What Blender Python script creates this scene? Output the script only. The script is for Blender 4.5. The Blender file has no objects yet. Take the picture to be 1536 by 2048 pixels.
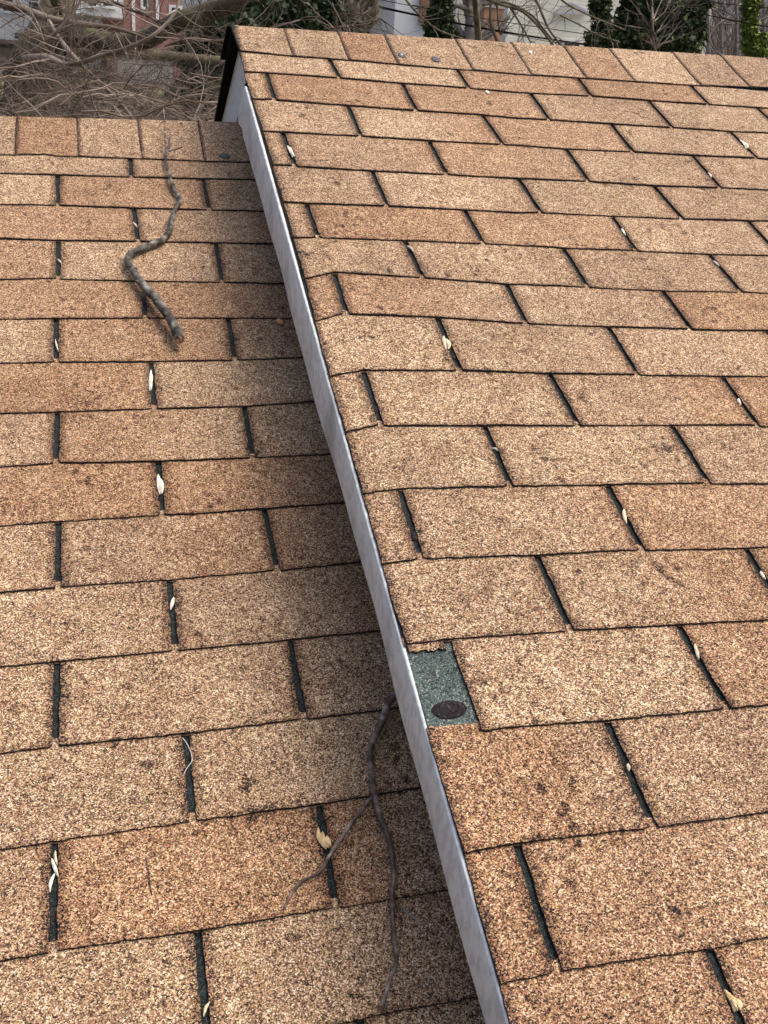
import bpy, math, random
import numpy as np
from mathutils import Vector, Matrix

# ---------------------------------------------------------------- measured layout of the two roof slopes
# (metres in the plane of the roof: u along the ridge, v up the slope, n out of the slope)
FOCAL = 2101.71; STEP = 0.2084; EXPO = 0.12627; U0R = 0.5973; V0R = 0.0898
CAM_POS = (0.04881, -2.12968, 1.14396)
CAM_AXES = ((0.962668, -0.211702, 0.168679), (0.033083, 0.710503, 0.702916), (-0.268655, -0.671094, 0.690983))
ROWS_LOW = {
    -1: [(-0.1113, 0.0762), (-0.0204, 0.0872), (0.0042, 0.0835), (0.1823, 0.0912), (0.3216, 0.096), (0.4217, 0.1053)],
    0: [(-0.1088, -0.0019), (0.004, 0.003), (0.1569, 0.0107), (0.3108, 0.0182), (0.4119, 0.0275)],
    1: [(-0.1049, -0.1274), (0.0008, -0.12), (0.0133, -0.1209), (0.1475, -0.1191), (0.3119, -0.113), (0.3948, -0.109)],
    2: [(-0.1009, -0.2536), (0.0061, -0.2535), (0.1636, -0.2465), (0.3785, -0.2387)],
    3: [(-0.0965, -0.393), (-0.0015, -0.3844), (0.0118, -0.3862), (0.1346, -0.3871), (0.3035, -0.3839), (0.3602, -0.3836)],
    4: [(-0.0926, -0.5156), (0.0026, -0.5115), (0.1523, -0.5057), (0.3455, -0.5002)],
    5: [(-0.0886, -0.6411), (-0.0034, -0.6368), (0.0071, -0.6376), (0.156, -0.6343), (0.3035, -0.6293), (0.3295, -0.6276), (0.4306, -0.6196)],
    6: [(-0.0845, -0.7708), (-0.0004, -0.768), (0.1536, -0.7615), (0.2306, -0.7598), (0.3047, -0.7571), (0.4321, -0.7443)],
    7: [(-0.0806, -0.8951), (-0.0036, -0.8888), (0.0052, -0.8891), (0.1555, -0.8901), (0.297, -0.886), (0.4315, -0.8809)],
    8: [(-0.0767, -1.0193), (0.0012, -1.0139), (0.1476, -1.0082), (0.2075, -1.0075), (0.3047, -1.0023), (0.4349, -0.9942)],
    9: [(-0.0727, -1.1447), (-0.0037, -1.1411), (0.0081, -1.1392), (0.1524, -1.137), (0.1957, -1.1342), (0.2993, -1.1284), (0.314, -1.1289), (0.4345, -1.1201)],
    10: [(-0.0688, -1.269), (-0.0007, -1.2667), (0.1495, -1.2618), (0.1839, -1.261), (0.3063, -1.2564), (0.4351, -1.2514)],
    11: [(-0.0648, -1.3964), (-0.0091, -1.3933), (0.0065, -1.3933), (0.1519, -1.3918), (0.2337, -1.3889), (0.2992, -1.3858), (0.3098, -1.3869), (0.4359, -1.3816)],
    12: [(-0.0608, -1.521), (-0.004, -1.5183), (0.1494, -1.5123), (0.2183, -1.5109), (0.3031, -1.5086), (0.4376, -1.501)],
    13: [(-0.0569, -1.6457), (-0.0103, -1.6449), (0.001, -1.6431), (0.1432, -1.6425), (0.203, -1.6417), (0.2957, -1.638), (0.3065, -1.6396), (0.4392, -1.6353)],
    14: [(0.2799, -1.7624), (0.3317, -1.7596), (0.439, -1.7583)],
}
ROWS_HIGH = {
    -1: [(0.3862, 0.2049), (0.5123, 0.2004), (0.6428, 0.2044), (0.7578, 0.203), (0.9041, 0.2045), (0.9476, 0.2072), (1.0554, 0.2057), (1.2136, 0.2137), (1.5302, 0.2302), (1.7649, 0.2549)],
    0: [(0.3964, 0.0987), (0.4424, 0.1032), (0.6023, 0.1064), (0.7538, 0.1049), (0.8973, 0.1086), (1.0231, 0.1049), (1.2082, 0.1185), (1.3712, 0.1191), (1.5254, 0.1236), (1.6992, 0.1304)],
    1: [(0.3974, -0.0291), (0.4367, -0.0238), (0.4462, -0.0269), (0.598, -0.0282), (0.7463, -0.0285), (0.8807, -0.0255), (0.9799, -0.0301), (1.0586, -0.0264), (1.2112, -0.0242), (1.3618, -0.0201), (1.5212, -0.0178), (1.6246, -0.0106)],
    2: [(0.3998, -0.1701), (0.5917, -0.1645), (0.6019, -0.1637), (0.7425, -0.1655), (0.8414, -0.1624), (0.9387, -0.1587), (1.0457, -0.1622), (1.2026, -0.1546), (1.3593, -0.1532), (1.5163, -0.1465), (1.5526, -0.1468)],
    3: [(0.3994, -0.3043), (0.4343, -0.3029), (0.4447, -0.3061), (0.5902, -0.3074), (0.7357, -0.3057), (0.8005, -0.3049), (0.8918, -0.3052), (1.0399, -0.2999), (1.1979, -0.3035), (1.3556, -0.2959), (1.4753, -0.2932)],
    4: [(0.3996, -0.4413), (0.4393, -0.4426), (0.5855, -0.4388), (0.7621, -0.4387), (0.8481, -0.4415), (0.8932, -0.4359), (1.0484, -0.436), (1.2034, -0.4342), (1.3586, -0.4293), (1.4053, -0.4256)],
    5: [(0.4089, -0.559), (0.4345, -0.5572), (0.4458, -0.558), (0.5955, -0.5555), (0.7388, -0.5562), (0.7486, -0.5555), (0.8735, -0.5591), (0.8996, -0.5615), (1.0404, -0.5588), (1.0561, -0.5612), (1.2043, -0.5633), (1.3342, -0.5601)],
    6: [(0.401, -0.6837), (0.4512, -0.6622), (0.5158, -0.667), (0.5954, -0.672), (0.6057, -0.6725), (0.748, -0.6842), (0.8298, -0.6856), (0.8923, -0.6867), (0.9076, -0.6883), (1.0499, -0.6928), (1.2084, -0.6899), (1.2651, -0.6908)],
    7: [(0.3969, -0.8008), (0.4442, -0.7788), (0.4515, -0.7818), (0.5995, -0.7852), (0.7423, -0.7994), (0.7899, -0.8013), (0.8963, -0.8047), (1.0401, -0.8073), (1.0581, -0.8102), (1.203, -0.8083)],
    8: [(0.3913, -0.9397), (0.4462, -0.924), (0.5892, -0.925), (0.6025, -0.9249), (0.6921, -0.9287), (0.7458, -0.9314), (0.8863, -0.9334), (0.9057, -0.935), (1.0495, -0.9379), (1.1346, -0.9377)],
    9: [(0.3908, -1.0633), (0.4415, -1.0494), (0.4497, -1.0506), (0.5993, -1.053), (0.652, -1.0539), (0.7423, -1.0554), (0.9013, -1.0569), (1.0426, -1.0587), (1.0573, -1.0636)],
    10: [(0.3941, -1.1853), (0.4425, -1.1778), (0.5947, -1.1792), (0.6066, -1.1792), (0.7498, -1.1816), (0.8993, -1.1831), (0.9106, -1.1862), (1.0015, -1.1896)],
    11: [(0.3915, -1.3082), (0.4376, -1.3036), (0.4473, -1.3033), (0.5977, -1.3062), (0.7392, -1.305), (0.7539, -1.3072), (0.9031, -1.312), (0.9369, -1.3118)],
    12: [(0.3963, -1.4328), (0.4416, -1.4295), (0.5317, -1.4298), (0.5942, -1.4305), (0.6072, -1.4298), (0.7448, -1.4318), (0.8721, -1.4343)],
    13: [(0.4486, -1.556), (0.4917, -1.5547), (0.6017, -1.5582), (0.6522, -1.5573), (0.7463, -1.5579), (0.7587, -1.5573), (0.8069, -1.5576)],
    14: [(0.3922, -1.6917), (0.4463, -1.688), (0.5951, -1.6892), (0.6056, -1.6896), (0.7375, -1.6891)],
    15: [(0.3927, -1.8176), (0.4329, -1.8166), (0.4557, -1.8154), (0.6036, -1.8175), (0.6703, -1.8162)],
}
SLOTS_LOW = {
    0: [(0.5, (0.1586, 0.0884), (0.1569, 0.0107))],
    1: [(0, (0.005, 0.0009), (0.0056, -0.1216)), (1, (0.3107, 0.0169), (0.3097, -0.1132))],
    2: [(0.5, (0.1555, -0.1204), (0.1568, -0.2469))],
    3: [(0, (0.0061, -0.2546), (0.0047, -0.3849)), (1, (0.3116, -0.2459), (0.3079, -0.3837))],
    4: [(0.5, (0.1588, -0.3905), (0.1554, -0.5056))],
    5: [(0, (0.0009, -0.5115), (0.001, -0.6371)), (1, (0.3068, -0.5045), (0.3044, -0.6293))],
    6: [(0.5, (0.1581, -0.6354), (0.1559, -0.7621))],
    7: [(0, (0.0019, -0.7689), (0.0001, -0.8889)), (1, (0.3058, -0.7584), (0.3034, -0.8862))],
    8: [(0.5, (0.1538, -0.8912), (0.1523, -1.008))],
    9: [(0, (0.0029, -1.0146), (0.0022, -1.1401)), (1, (0.3063, -1.0024), (0.3078, -1.129))],
    10: [(0.5, (0.1531, -1.1378), (0.1515, -1.2616))],
    11: [(0, (0.0005, -1.2681), (-0.0016, -1.3931)), (1, (0.3079, -1.2578), (0.3045, -1.3863))],
    12: [(0.5, (0.1536, -1.3927), (0.1523, -1.5124))],
    13: [(0, (-0.0029, -1.5191), (-0.0045, -1.6441)), (1, (0.3036, -1.5099), (0.3011, -1.6388))],
    14: [(0.5, (0.1458, -1.6437), None)],
}
SLOTS_HIGH = {
    0: [(0, (0.5991, 0.1932), (0.6025, 0.1071)), (1, (0.9041, 0.1977), (0.9034, 0.1091)), (2, (1.2165, 0.2142), (1.2119, 0.118)), (3, (1.5305, 0.2269), (1.5282, 0.1238))],
    1: [(-0.5, (0.4433, 0.1019), (0.4412, -0.0254)), (0.5, (0.7473, 0.0999), (0.7463, -0.0285)), (1.5, (1.0563, 0.1053), (1.0555, -0.025)), (2.5, (1.3666, 0.1114), (1.364, -0.021))],
    2: [(0, (0.5972, -0.0352), (0.5958, -0.1645)), (1, (0.8992, -0.0337), (0.9037, -0.1588)), (2, (1.2102, -0.0268), (1.2084, -0.155)), (3, (1.5212, -0.0178), (1.5226, -0.1469))],
    3: [(-0.5, (0.4377, -0.1712), (0.4394, -0.3036)), (0.5, (0.7422, -0.171), (0.7404, -0.3064)), (1.5, (1.0502, -0.1645), (1.0471, -0.3002)), (2.5, (1.3589, -0.1606), (1.3556, -0.2959))],
    4: [(0, (0.5906, -0.3119), (0.5904, -0.4383)), (1, (0.8949, -0.3089), (0.8964, -0.4374)), (2, (1.1985, -0.3063), (1.2034, -0.4342))],
    5: [(-0.5, (0.4401, -0.4411), (0.4415, -0.5575)), (0.5, (0.7429, -0.4431), (0.7447, -0.5558)), (1.5, (1.0498, -0.4368), (1.0482, -0.56)), (2.5, (1.3596, -0.432), None)],
    6: [(0, (0.5978, -0.5573), (0.6014, -0.6724)), (1, (0.9007, -0.5633), (0.9008, -0.6871)), (2, (1.2053, -0.5651), (1.2084, -0.6899))],
    7: [(-0.5, (0.45, -0.6643), (0.4478, -0.7806)), (0.5, (0.7495, -0.6861), (0.7476, -0.7996)), (1.5, (1.0483, -0.6941), (1.0492, -0.8085))],
    8: [(0, (0.5985, -0.787), (0.5972, -0.925)), (1, (0.8965, -0.8064), (0.8956, -0.9344))],
    9: [(-0.5, (0.4459, -0.9258), (0.4464, -1.05)), (0.5, (0.7463, -0.9324), (0.7475, -1.0555)), (1.5, (1.0502, -0.9384), (1.0512, -1.0615))],
    10: [(0, (0.6014, -1.0542), (0.6007, -1.179)), (1, (0.9041, -1.0581), (0.905, -1.1849))],
    11: [(-0.5, (0.4445, -1.1788), (0.4426, -1.3034)), (0.5, (0.7472, -1.1825), (0.7482, -1.3064))],
    12: [(0, (0.5984, -1.3064), (0.6001, -1.4304)), (1, (0.903, -1.3121), None)],
    13: [(-0.5, (0.4434, -1.4303), (0.4456, -1.5557)), (0.5, (0.7463, -1.4324), (0.7533, -1.5575))],
    14: [(0, (0.599, -1.5586), (0.6005, -1.6894))],
    15: [(-0.5, (0.4487, -1.6888), (0.4474, -1.8155))],
    16: [(0, (0.6051, -1.8182), None)],
}
RAKE = [(0.2035, 0.3987), (0.0634, 0.3934), (-0.1714, 0.3996), (-0.314, 0.3987), (-0.4552, 0.3985), (-0.6728, 0.3973), (-0.8775, 0.3927), (-0.9402, 0.3923), (-1.0632, 0.3933), (-1.1824, 0.3922), (-1.3082, 0.3912), (-1.3674, 0.3913), (-1.4351, 0.3953), (-1.5486, 0.3894), (-1.603, 0.3898), (-1.6925, 0.392), (-1.7674, 0.3898), (-1.8143, 0.391), (-1.8533, 0.3894)]
FASCIA_FOOT = [(0.1328, 0.0898), (0.0876, 0.0999), (-0.094, 0.1214), (-0.7701, 0.1278), (-1.1367, 0.1419), (-1.3145, 0.1457), (-1.5663, 0.1479), (-1.8317, 0.1475)]
FASCIA_END = [(0.0239, 0.216), (0.0998, 0.1123), (0.1328, 0.0898)]
FAR_FASCIA = [(0.4238, 0.1248), (0.3267, 0.1613), (0.2035, 0.1431), (0.2287, 0.1251), (0.3208, 0.0059), (0.37, -0.0341), (0.5864, -0.1383), (0.4035, 0.1082)]
STICK_MAIN = [(0.2089, -0.5978), (0.2012, -0.5504), (0.1866, -0.5047), (0.1739, -0.4657), (0.1595, -0.434), (0.1453, -0.3933), (0.1359, -0.36), (0.1336, -0.329), (0.1444, -0.302), (0.1683, -0.2827), (0.1968, -0.259), (0.2154, -0.2299), (0.227, -0.1814), (0.2378, -0.1313), (0.2509, -0.0958), (0.2452, -0.0633), (0.2379, -0.0346), (0.2363, 0.0148), (0.2341, 0.0588), (0.2374, 0.1045), (0.2482, 0.1478), (0.2527, 0.1938)]
STICK_TWIG = [(0.2369, 0.0976), (0.2382, 0.1631), (0.2408, 0.2313), (0.2403, 0.2738)]
STICK_SIDE = [(0.242, 0.1074), (0.2562, 0.1068), (0.2732, 0.1134)]
STICK_STUB = [(0.2427, -0.0552), (0.2401, -0.0343), (0.2403, -0.0173)]
FORK_MAIN = [(0.4735, -1.3421), (0.4387, -1.3634), (0.4184, -1.3823), (0.405, -1.4059), (0.3859, -1.4327), (0.3785, -1.4519), (0.3744, -1.4838), (0.3712, -1.5141), (0.3716, -1.5418), (0.3753, -1.5621), (0.3765, -1.5848), (0.3739, -1.6096), (0.3661, -1.6389), (0.3608, -1.6676), (0.3574, -1.6956), (0.352, -1.7141), (0.343, -1.729), (0.3342, -1.7436), (0.3257, -1.7542)]
FORK_LEFT = [(0.3701, -1.5133), (0.3615, -1.5184), (0.3357, -1.544), (0.3165, -1.5643), (0.3014, -1.5813), (0.2934, -1.5927), (0.2832, -1.6005), (0.2659, -1.606), (0.2523, -1.6191), (0.2416, -1.6334)]
FORK_SIDE = [(0.3663, -1.6461), (0.3777, -1.6583), (0.3882, -1.6715)]
FORK_TIP = [(0.3342, -1.7436), (0.3335, -1.7565)]
HUSKS = [
    ('low', (0.1579, -0.6581, 0.152, -0.7151, 0.0075)),
    ('low', (0.1529, -0.9199, 0.1526, -0.9641, 0.009)),
    ('low', (0.1561, -1.1691, 0.1499, -1.1912, 0.0061)),
    ('low', (-0.006, -1.5388, 0.0012, -1.562, 0.0048)),
    ('low', (-0.0031, -1.5572, -0.0079, -1.5779, 0.0048)),
    ('low', (-0.0019, -1.5297, 0.0003, -1.5478, 0.0038)),
    ('low', (0.3001, -1.5387, 0.3055, -1.5669, 0.0102)),
    ('low', (0.1509, -1.7195, 0.1434, -1.7333, 0.0041)),
    ('low', (0.1512, -0.175, 0.159, -0.1949, 0.004)),
    ('low', (0.0038, -0.3203, 0.0114, -0.3345, 0.0036)),
    ('low', (-0.0004, -0.5728, 0.0051, -0.6085, 0.0033)),
    ('high', (0.4395, -0.225, 0.443, -0.2717, 0.01)),
    ('high', (0.5963, -0.8374, 0.5916, -0.8731, 0.01)),
    ('high', (0.5974, -0.573, 0.6042, -0.5931, 0.0056)),
    ('high', (1.0506, -0.4821, 1.0489, -0.5072, 0.0066)),
    ('high', (0.7521, -1.2304, 0.7448, -1.2582, 0.0067)),
    ('high', (0.7536, -1.4634, 0.7485, -1.4864, 0.0053)),
    ('high', (0.6012, -1.6139, 0.5991, -1.6228, 0.0052)),
    ('high', (0.6049, -1.8556, 0.6059, -1.8762, 0.009)),
    ('high', (1.5262, -0.0592, 1.5204, -0.1035, 0.0114)),
    ('high', (1.3589, -0.2317, 1.3553, -0.2547, 0.0052)),
    ('high', (1.0503, -0.9952, 1.0464, -1.0116, 0.0064)),
    ('high', (1.2004, -0.5869, 1.2053, -0.6042, 0.0055)),
    ('high', (0.5966, -1.1021, 0.605, -1.1074, 0.003)),
    ('high', (0.9039, -1.3537, 0.9036, -1.369, 0.0059)),
]
NUT = (0.4015, -0.5178)
DOT_LOW = (0.3681, 0.1224)
DOT_NAIL = (0.779, 0.253)
DOT_TAR = (0.8606, 0.247)
TARPATCH = (0.4187, -1.5245)
FIBRE = (0.1553, -1.4237)
TORN_A = (0.3916, -1.4505)
TORN_B = (0.4364, -1.4443)
CRACK_A = (0.0963, -1.5496)
CRACK_B = (0.0995, -1.5964)
DROP_A = (0.9453, 0.0944)
DROP_B = (1.1295, 0.3375)
TARSPOTS = [(0.4451, -1.0123), (0.4443, -1.2628), (0.5977, -0.8875), (0.4416, -0.5208), (1.0534, -0.5248), (0.6331, -1.4168), (0.5891, -0.4097)]
CAPSEAM_LOW = [-0.0817, 0.0468, 0.1823, 0.3196]
CAPSEAM_HIGH = [0.5132, 0.6428, 0.7583, 0.9414, 1.0904, 1.2361, 1.368, 1.5566]
RIDGE_LOW = [(-0.1167, 0.246), (0.352, 0.2891), (0.4264, 0.2954)]
RIDGE_HIGH = [(0.3904, 0.3359), (0.5206, 0.3412), (0.6552, 0.349), (0.7725, 0.3733), (0.9995, 0.3881), (1.1169, 0.3979), (1.4109, 0.4222), (1.543, 0.4312), (1.8683, 0.4504)]

PITCH = math.radians(26.565)          # 6 in 12
CP, SP = math.cos(PITCH), math.sin(PITCH)
def toW(u, v, n):                     # roof plane frame -> world
    return (u, v*CP - n*SP, v*SP + n*CP)
def dirW(d):
    return Vector(toW(*d))

# ---------------------------------------------------------------- camera, sky, sun, exposure
scene = bpy.context.scene
C = scene.collection
CAMW = Vector(toW(*CAM_POS))
AX = [dirW(a) for a in CAM_AXES]      # camera right, up, back in world axes
cd = bpy.data.cameras.new('camera')
cam = bpy.data.objects.new('camera', cd); C.objects.link(cam)
cd.sensor_fit = 'VERTICAL'; cd.sensor_height = 24.0; cd.lens = FOCAL/2048*24.0
cd.clip_start = 0.05; cd.clip_end = 3000
m = Matrix((( AX[0].x, AX[1].x, AX[2].x, CAMW.x), (AX[0].y, AX[1].y, AX[2].y, CAMW.y), (AX[0].z, AX[1].z, AX[2].z, CAMW.z), (0, 0, 0, 1)))
cam.matrix_world = m
scene.camera = cam

SUN_EL, SUN_AZ = math.radians(62), math.radians(105)     # azimuth measured from +Y towards +X
world = bpy.data.worlds.new('World'); scene.world = world; world.use_nodes = True
wn, wl = world.node_tree.nodes, world.node_tree.links
sky = wn.new('ShaderNodeTexSky'); sky.sky_type = 'NISHITA'; sky.sun_disc = False
sky.sun_elevation = SUN_EL; sky.sun_rotation = SUN_AZ
sky.air_density = 1.0; sky.dust_density = 9.0; sky.ozone_density = 1.0
bgn = wn['Background']; bgn.inputs[1].default_value = 0.15
wl.new(sky.outputs[0], bgn.inputs[0])
sd = bpy.data.lights.new('sun', 'SUN'); sd.energy = 0.62; sd.angle = math.radians(34); sd.color = (1.0, 0.96, 0.90)
sun = bpy.data.objects.new('sun', sd); C.objects.link(sun)
sv = Vector((math.sin(SUN_AZ)*math.cos(SUN_EL), math.cos(SUN_AZ)*math.cos(SUN_EL), math.sin(SUN_EL)))
sun.rotation_euler = sv.to_track_quat('Z', 'Y').to_euler()
scene.view_settings.view_transform = 'Standard'; scene.view_settings.look = 'None'
scene.view_settings.gamma = 1.0; scene.view_settings.exposure = 0.47

def at(x, y, d):                      # a point seen at (x, y) of the photograph, d metres away
    r = AX[0]*((x-768)/FOCAL) + AX[1]*(-(y-1024)/FOCAL) - AX[2]
    return CAMW + r*(d/r.y)

# ---------------------------------------------------------------- helpers
random.seed(7); RS = np.random.RandomState(11)
W = 0.305; T = 0.0029; HW = 0.0043; RIGHT = 0.438

class MB:
    def __init__(s): s.v = []; s.f = []; s.mi = []; s.at = {}
    def add(s, verts, faces, mi=0):
        b = len(s.v); s.v.extend(verts); s.f.extend([tuple(i+b for i in f) for f in faces]); s.mi.extend([mi]*len(faces))
    def grid(s, P, mi=0, flip=False):             # P[i][j] points
        b = len(s.v); ni, nj = len(P), len(P[0])
        for row in P: s.v.extend(row)
        for i in range(ni-1):
            for j in range(nj-1):
                q = (b+i*nj+j, b+i*nj+j+1, b+(i+1)*nj+j+1, b+(i+1)*nj+j)
                s.f.append(q[::-1] if flip else q); s.mi.append(mi)
    def box(s, a, b, mi=0):
        (x0, y0, z0), (x1, y1, z1) = a, b
        s.add([(x0,y0,z0),(x1,y0,z0),(x1,y1,z0),(x0,y1,z0),(x0,y0,z1),(x1,y0,z1),(x1,y1,z1),(x0,y1,z1)],
              [(0,3,2,1),(4,5,6,7),(0,1,5,4),(1,2,6,5),(2,3,7,6),(3,0,4,7)], mi)
    def tube(s, pts, radii, sides=6, mi=0, cap=True, rough=0.0):
        pts = [Vector(p) for p in pts]; b = len(s.v); n = len(pts)
        ref = None
        for i, p in enumerate(pts):
            t = (pts[min(i+1, n-1)] - pts[max(i-1, 0)]); t = t.normalized() if t.length > 1e-9 else Vector((0,0,1))
            if ref is None: ref = t.orthogonal().normalized()
            ref = (ref - t*ref.dot(t)); ref = ref.normalized() if ref.length > 1e-6 else t.orthogonal().normalized()
            bi = t.cross(ref)
            for k in range(sides):
                a = 2*math.pi*k/sides; rr = radii[i]*(1 + (random.uniform(-rough, rough) if rough else 0))
                s.v.append(tuple(p + (ref*math.cos(a) + bi*math.sin(a))*rr))
        for i in range(n-1):
            for k in range(sides):
                k2 = (k+1) % sides
                s.f.append((b+i*sides+k, b+i*sides+k2, b+(i+1)*sides+k2, b+(i+1)*sides+k)); s.mi.append(mi)
        if cap:
            s.f.append(tuple(b+k for k in range(sides))[::-1]); s.mi.append(mi)
            s.f.append(tuple(b+(n-1)*sides+k for k in range(sides))); s.mi.append(mi)

ORIGIN = {}
def link(o, parent=None, org=None):
    C.objects.link(o)
    if parent is not None: o.parent = parent
    return o
def build(mb, name, mats, parent=None, origin=None, smooth=True, attrs=None):
    """verts are world positions; the object sits at its parent's origin (or its own)."""
    if parent is not None: org = Vector(ORIGIN[parent.name]); loc = (0, 0, 0)
    else:
        org = Vector(origin) if origin is not None else Vector((0, 0, 0)); loc = tuple(org)
    me = bpy.data.meshes.new(name)
    V = np.array(mb.v, dtype=np.float64) - np.array(org)
    me.from_pydata(V.tolist(), [], mb.f)
    for mt in (mats if isinstance(mats, (list, tuple)) else [mats]): me.materials.append(mt)
    me.polygons.foreach_set('material_index', mb.mi)
    if smooth: me.polygons.foreach_set('use_smooth', [True]*len(mb.f))
    for k, (typ, data) in (attrs or {}).items():
        a = me.attributes.new(k, typ, 'POINT')
        fld = {'FLOAT': 'value', 'FLOAT_VECTOR': 'vector', 'FLOAT_COLOR': 'color'}[typ]
        a.data.foreach_set(fld, np.array(data, dtype=np.float32).ravel())
    me.update()
    o = bpy.data.objects.new(name, me); o.location = loc
    link(o, parent); ORIGIN[o.name] = tuple(org)
    return o
def tag(o, label, cat=None, group=None, kind=None):
    if label: o['label'] = label
    if cat: o['category'] = cat
    if group: o['group'] = group
    if kind: o['kind'] = kind
    return o
def thing(name, loc, label, cat, group=None):
    o = bpy.data.objects.new(name, None); o.empty_display_size = 0.2; o.location = loc; C.objects.link(o)
    ORIGIN[o.name] = tuple(loc)
    return tag(o, label, cat, group)

def noise1(n, step, amp, rs=RS):                  # smooth random wiggle over n samples
    k = max(2, int(n/step)+2); a = rs.uniform(-1, 1, k)
    return np.interp(np.linspace(0, k-1, n), np.arange(k), a)*amp

# ---------------------------------------------------------------- materials
def newmat(name):
    mt = bpy.data.materials.new(name); mt.use_nodes = True
    nt = mt.node_tree; return mt, nt.nodes, nt.links, nt.nodes['Principled BSDF']
def ramp(N, stops, interp='LINEAR'):
    r = N.new('ShaderNodeValToRGB'); r.color_ramp.interpolation = interp
    e = r.color_ramp.elements
    while len(e) > 1: e.remove(e[0])
    e[0].position = stops[0][0]; e[0].color = (*stops[0][1], 1)
    for p, c in stops[1:]:
        q = e.new(p); q.color = (*c, 1)
    return r
def math_node(N, L, op, a, b=None, clamp=False):
    n = N.new('ShaderNodeMath'); n.operation = op; n.use_clamp = clamp
    for i, x in enumerate((a, b)):
        if x is None: continue
        if isinstance(x, (int, float)): n.inputs[i].default_value = x
        else: L.new(x, n.inputs[i])
    return n.outputs[0]
def mixc(N, L, fac, a, b, mode='MIX'):
    n = N.new('ShaderNodeMix'); n.data_type = 'RGBA'; n.blend_type = mode
    for i, x in ((0, fac), (6, a), (7, b)):
        if isinstance(x, (int, float)): n.inputs[i].default_value = x
        elif isinstance(x, tuple): n.inputs[i].default_value = (*x, 1)
        else: L.new(x, n.inputs[i])
    return n.outputs[2]

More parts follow.
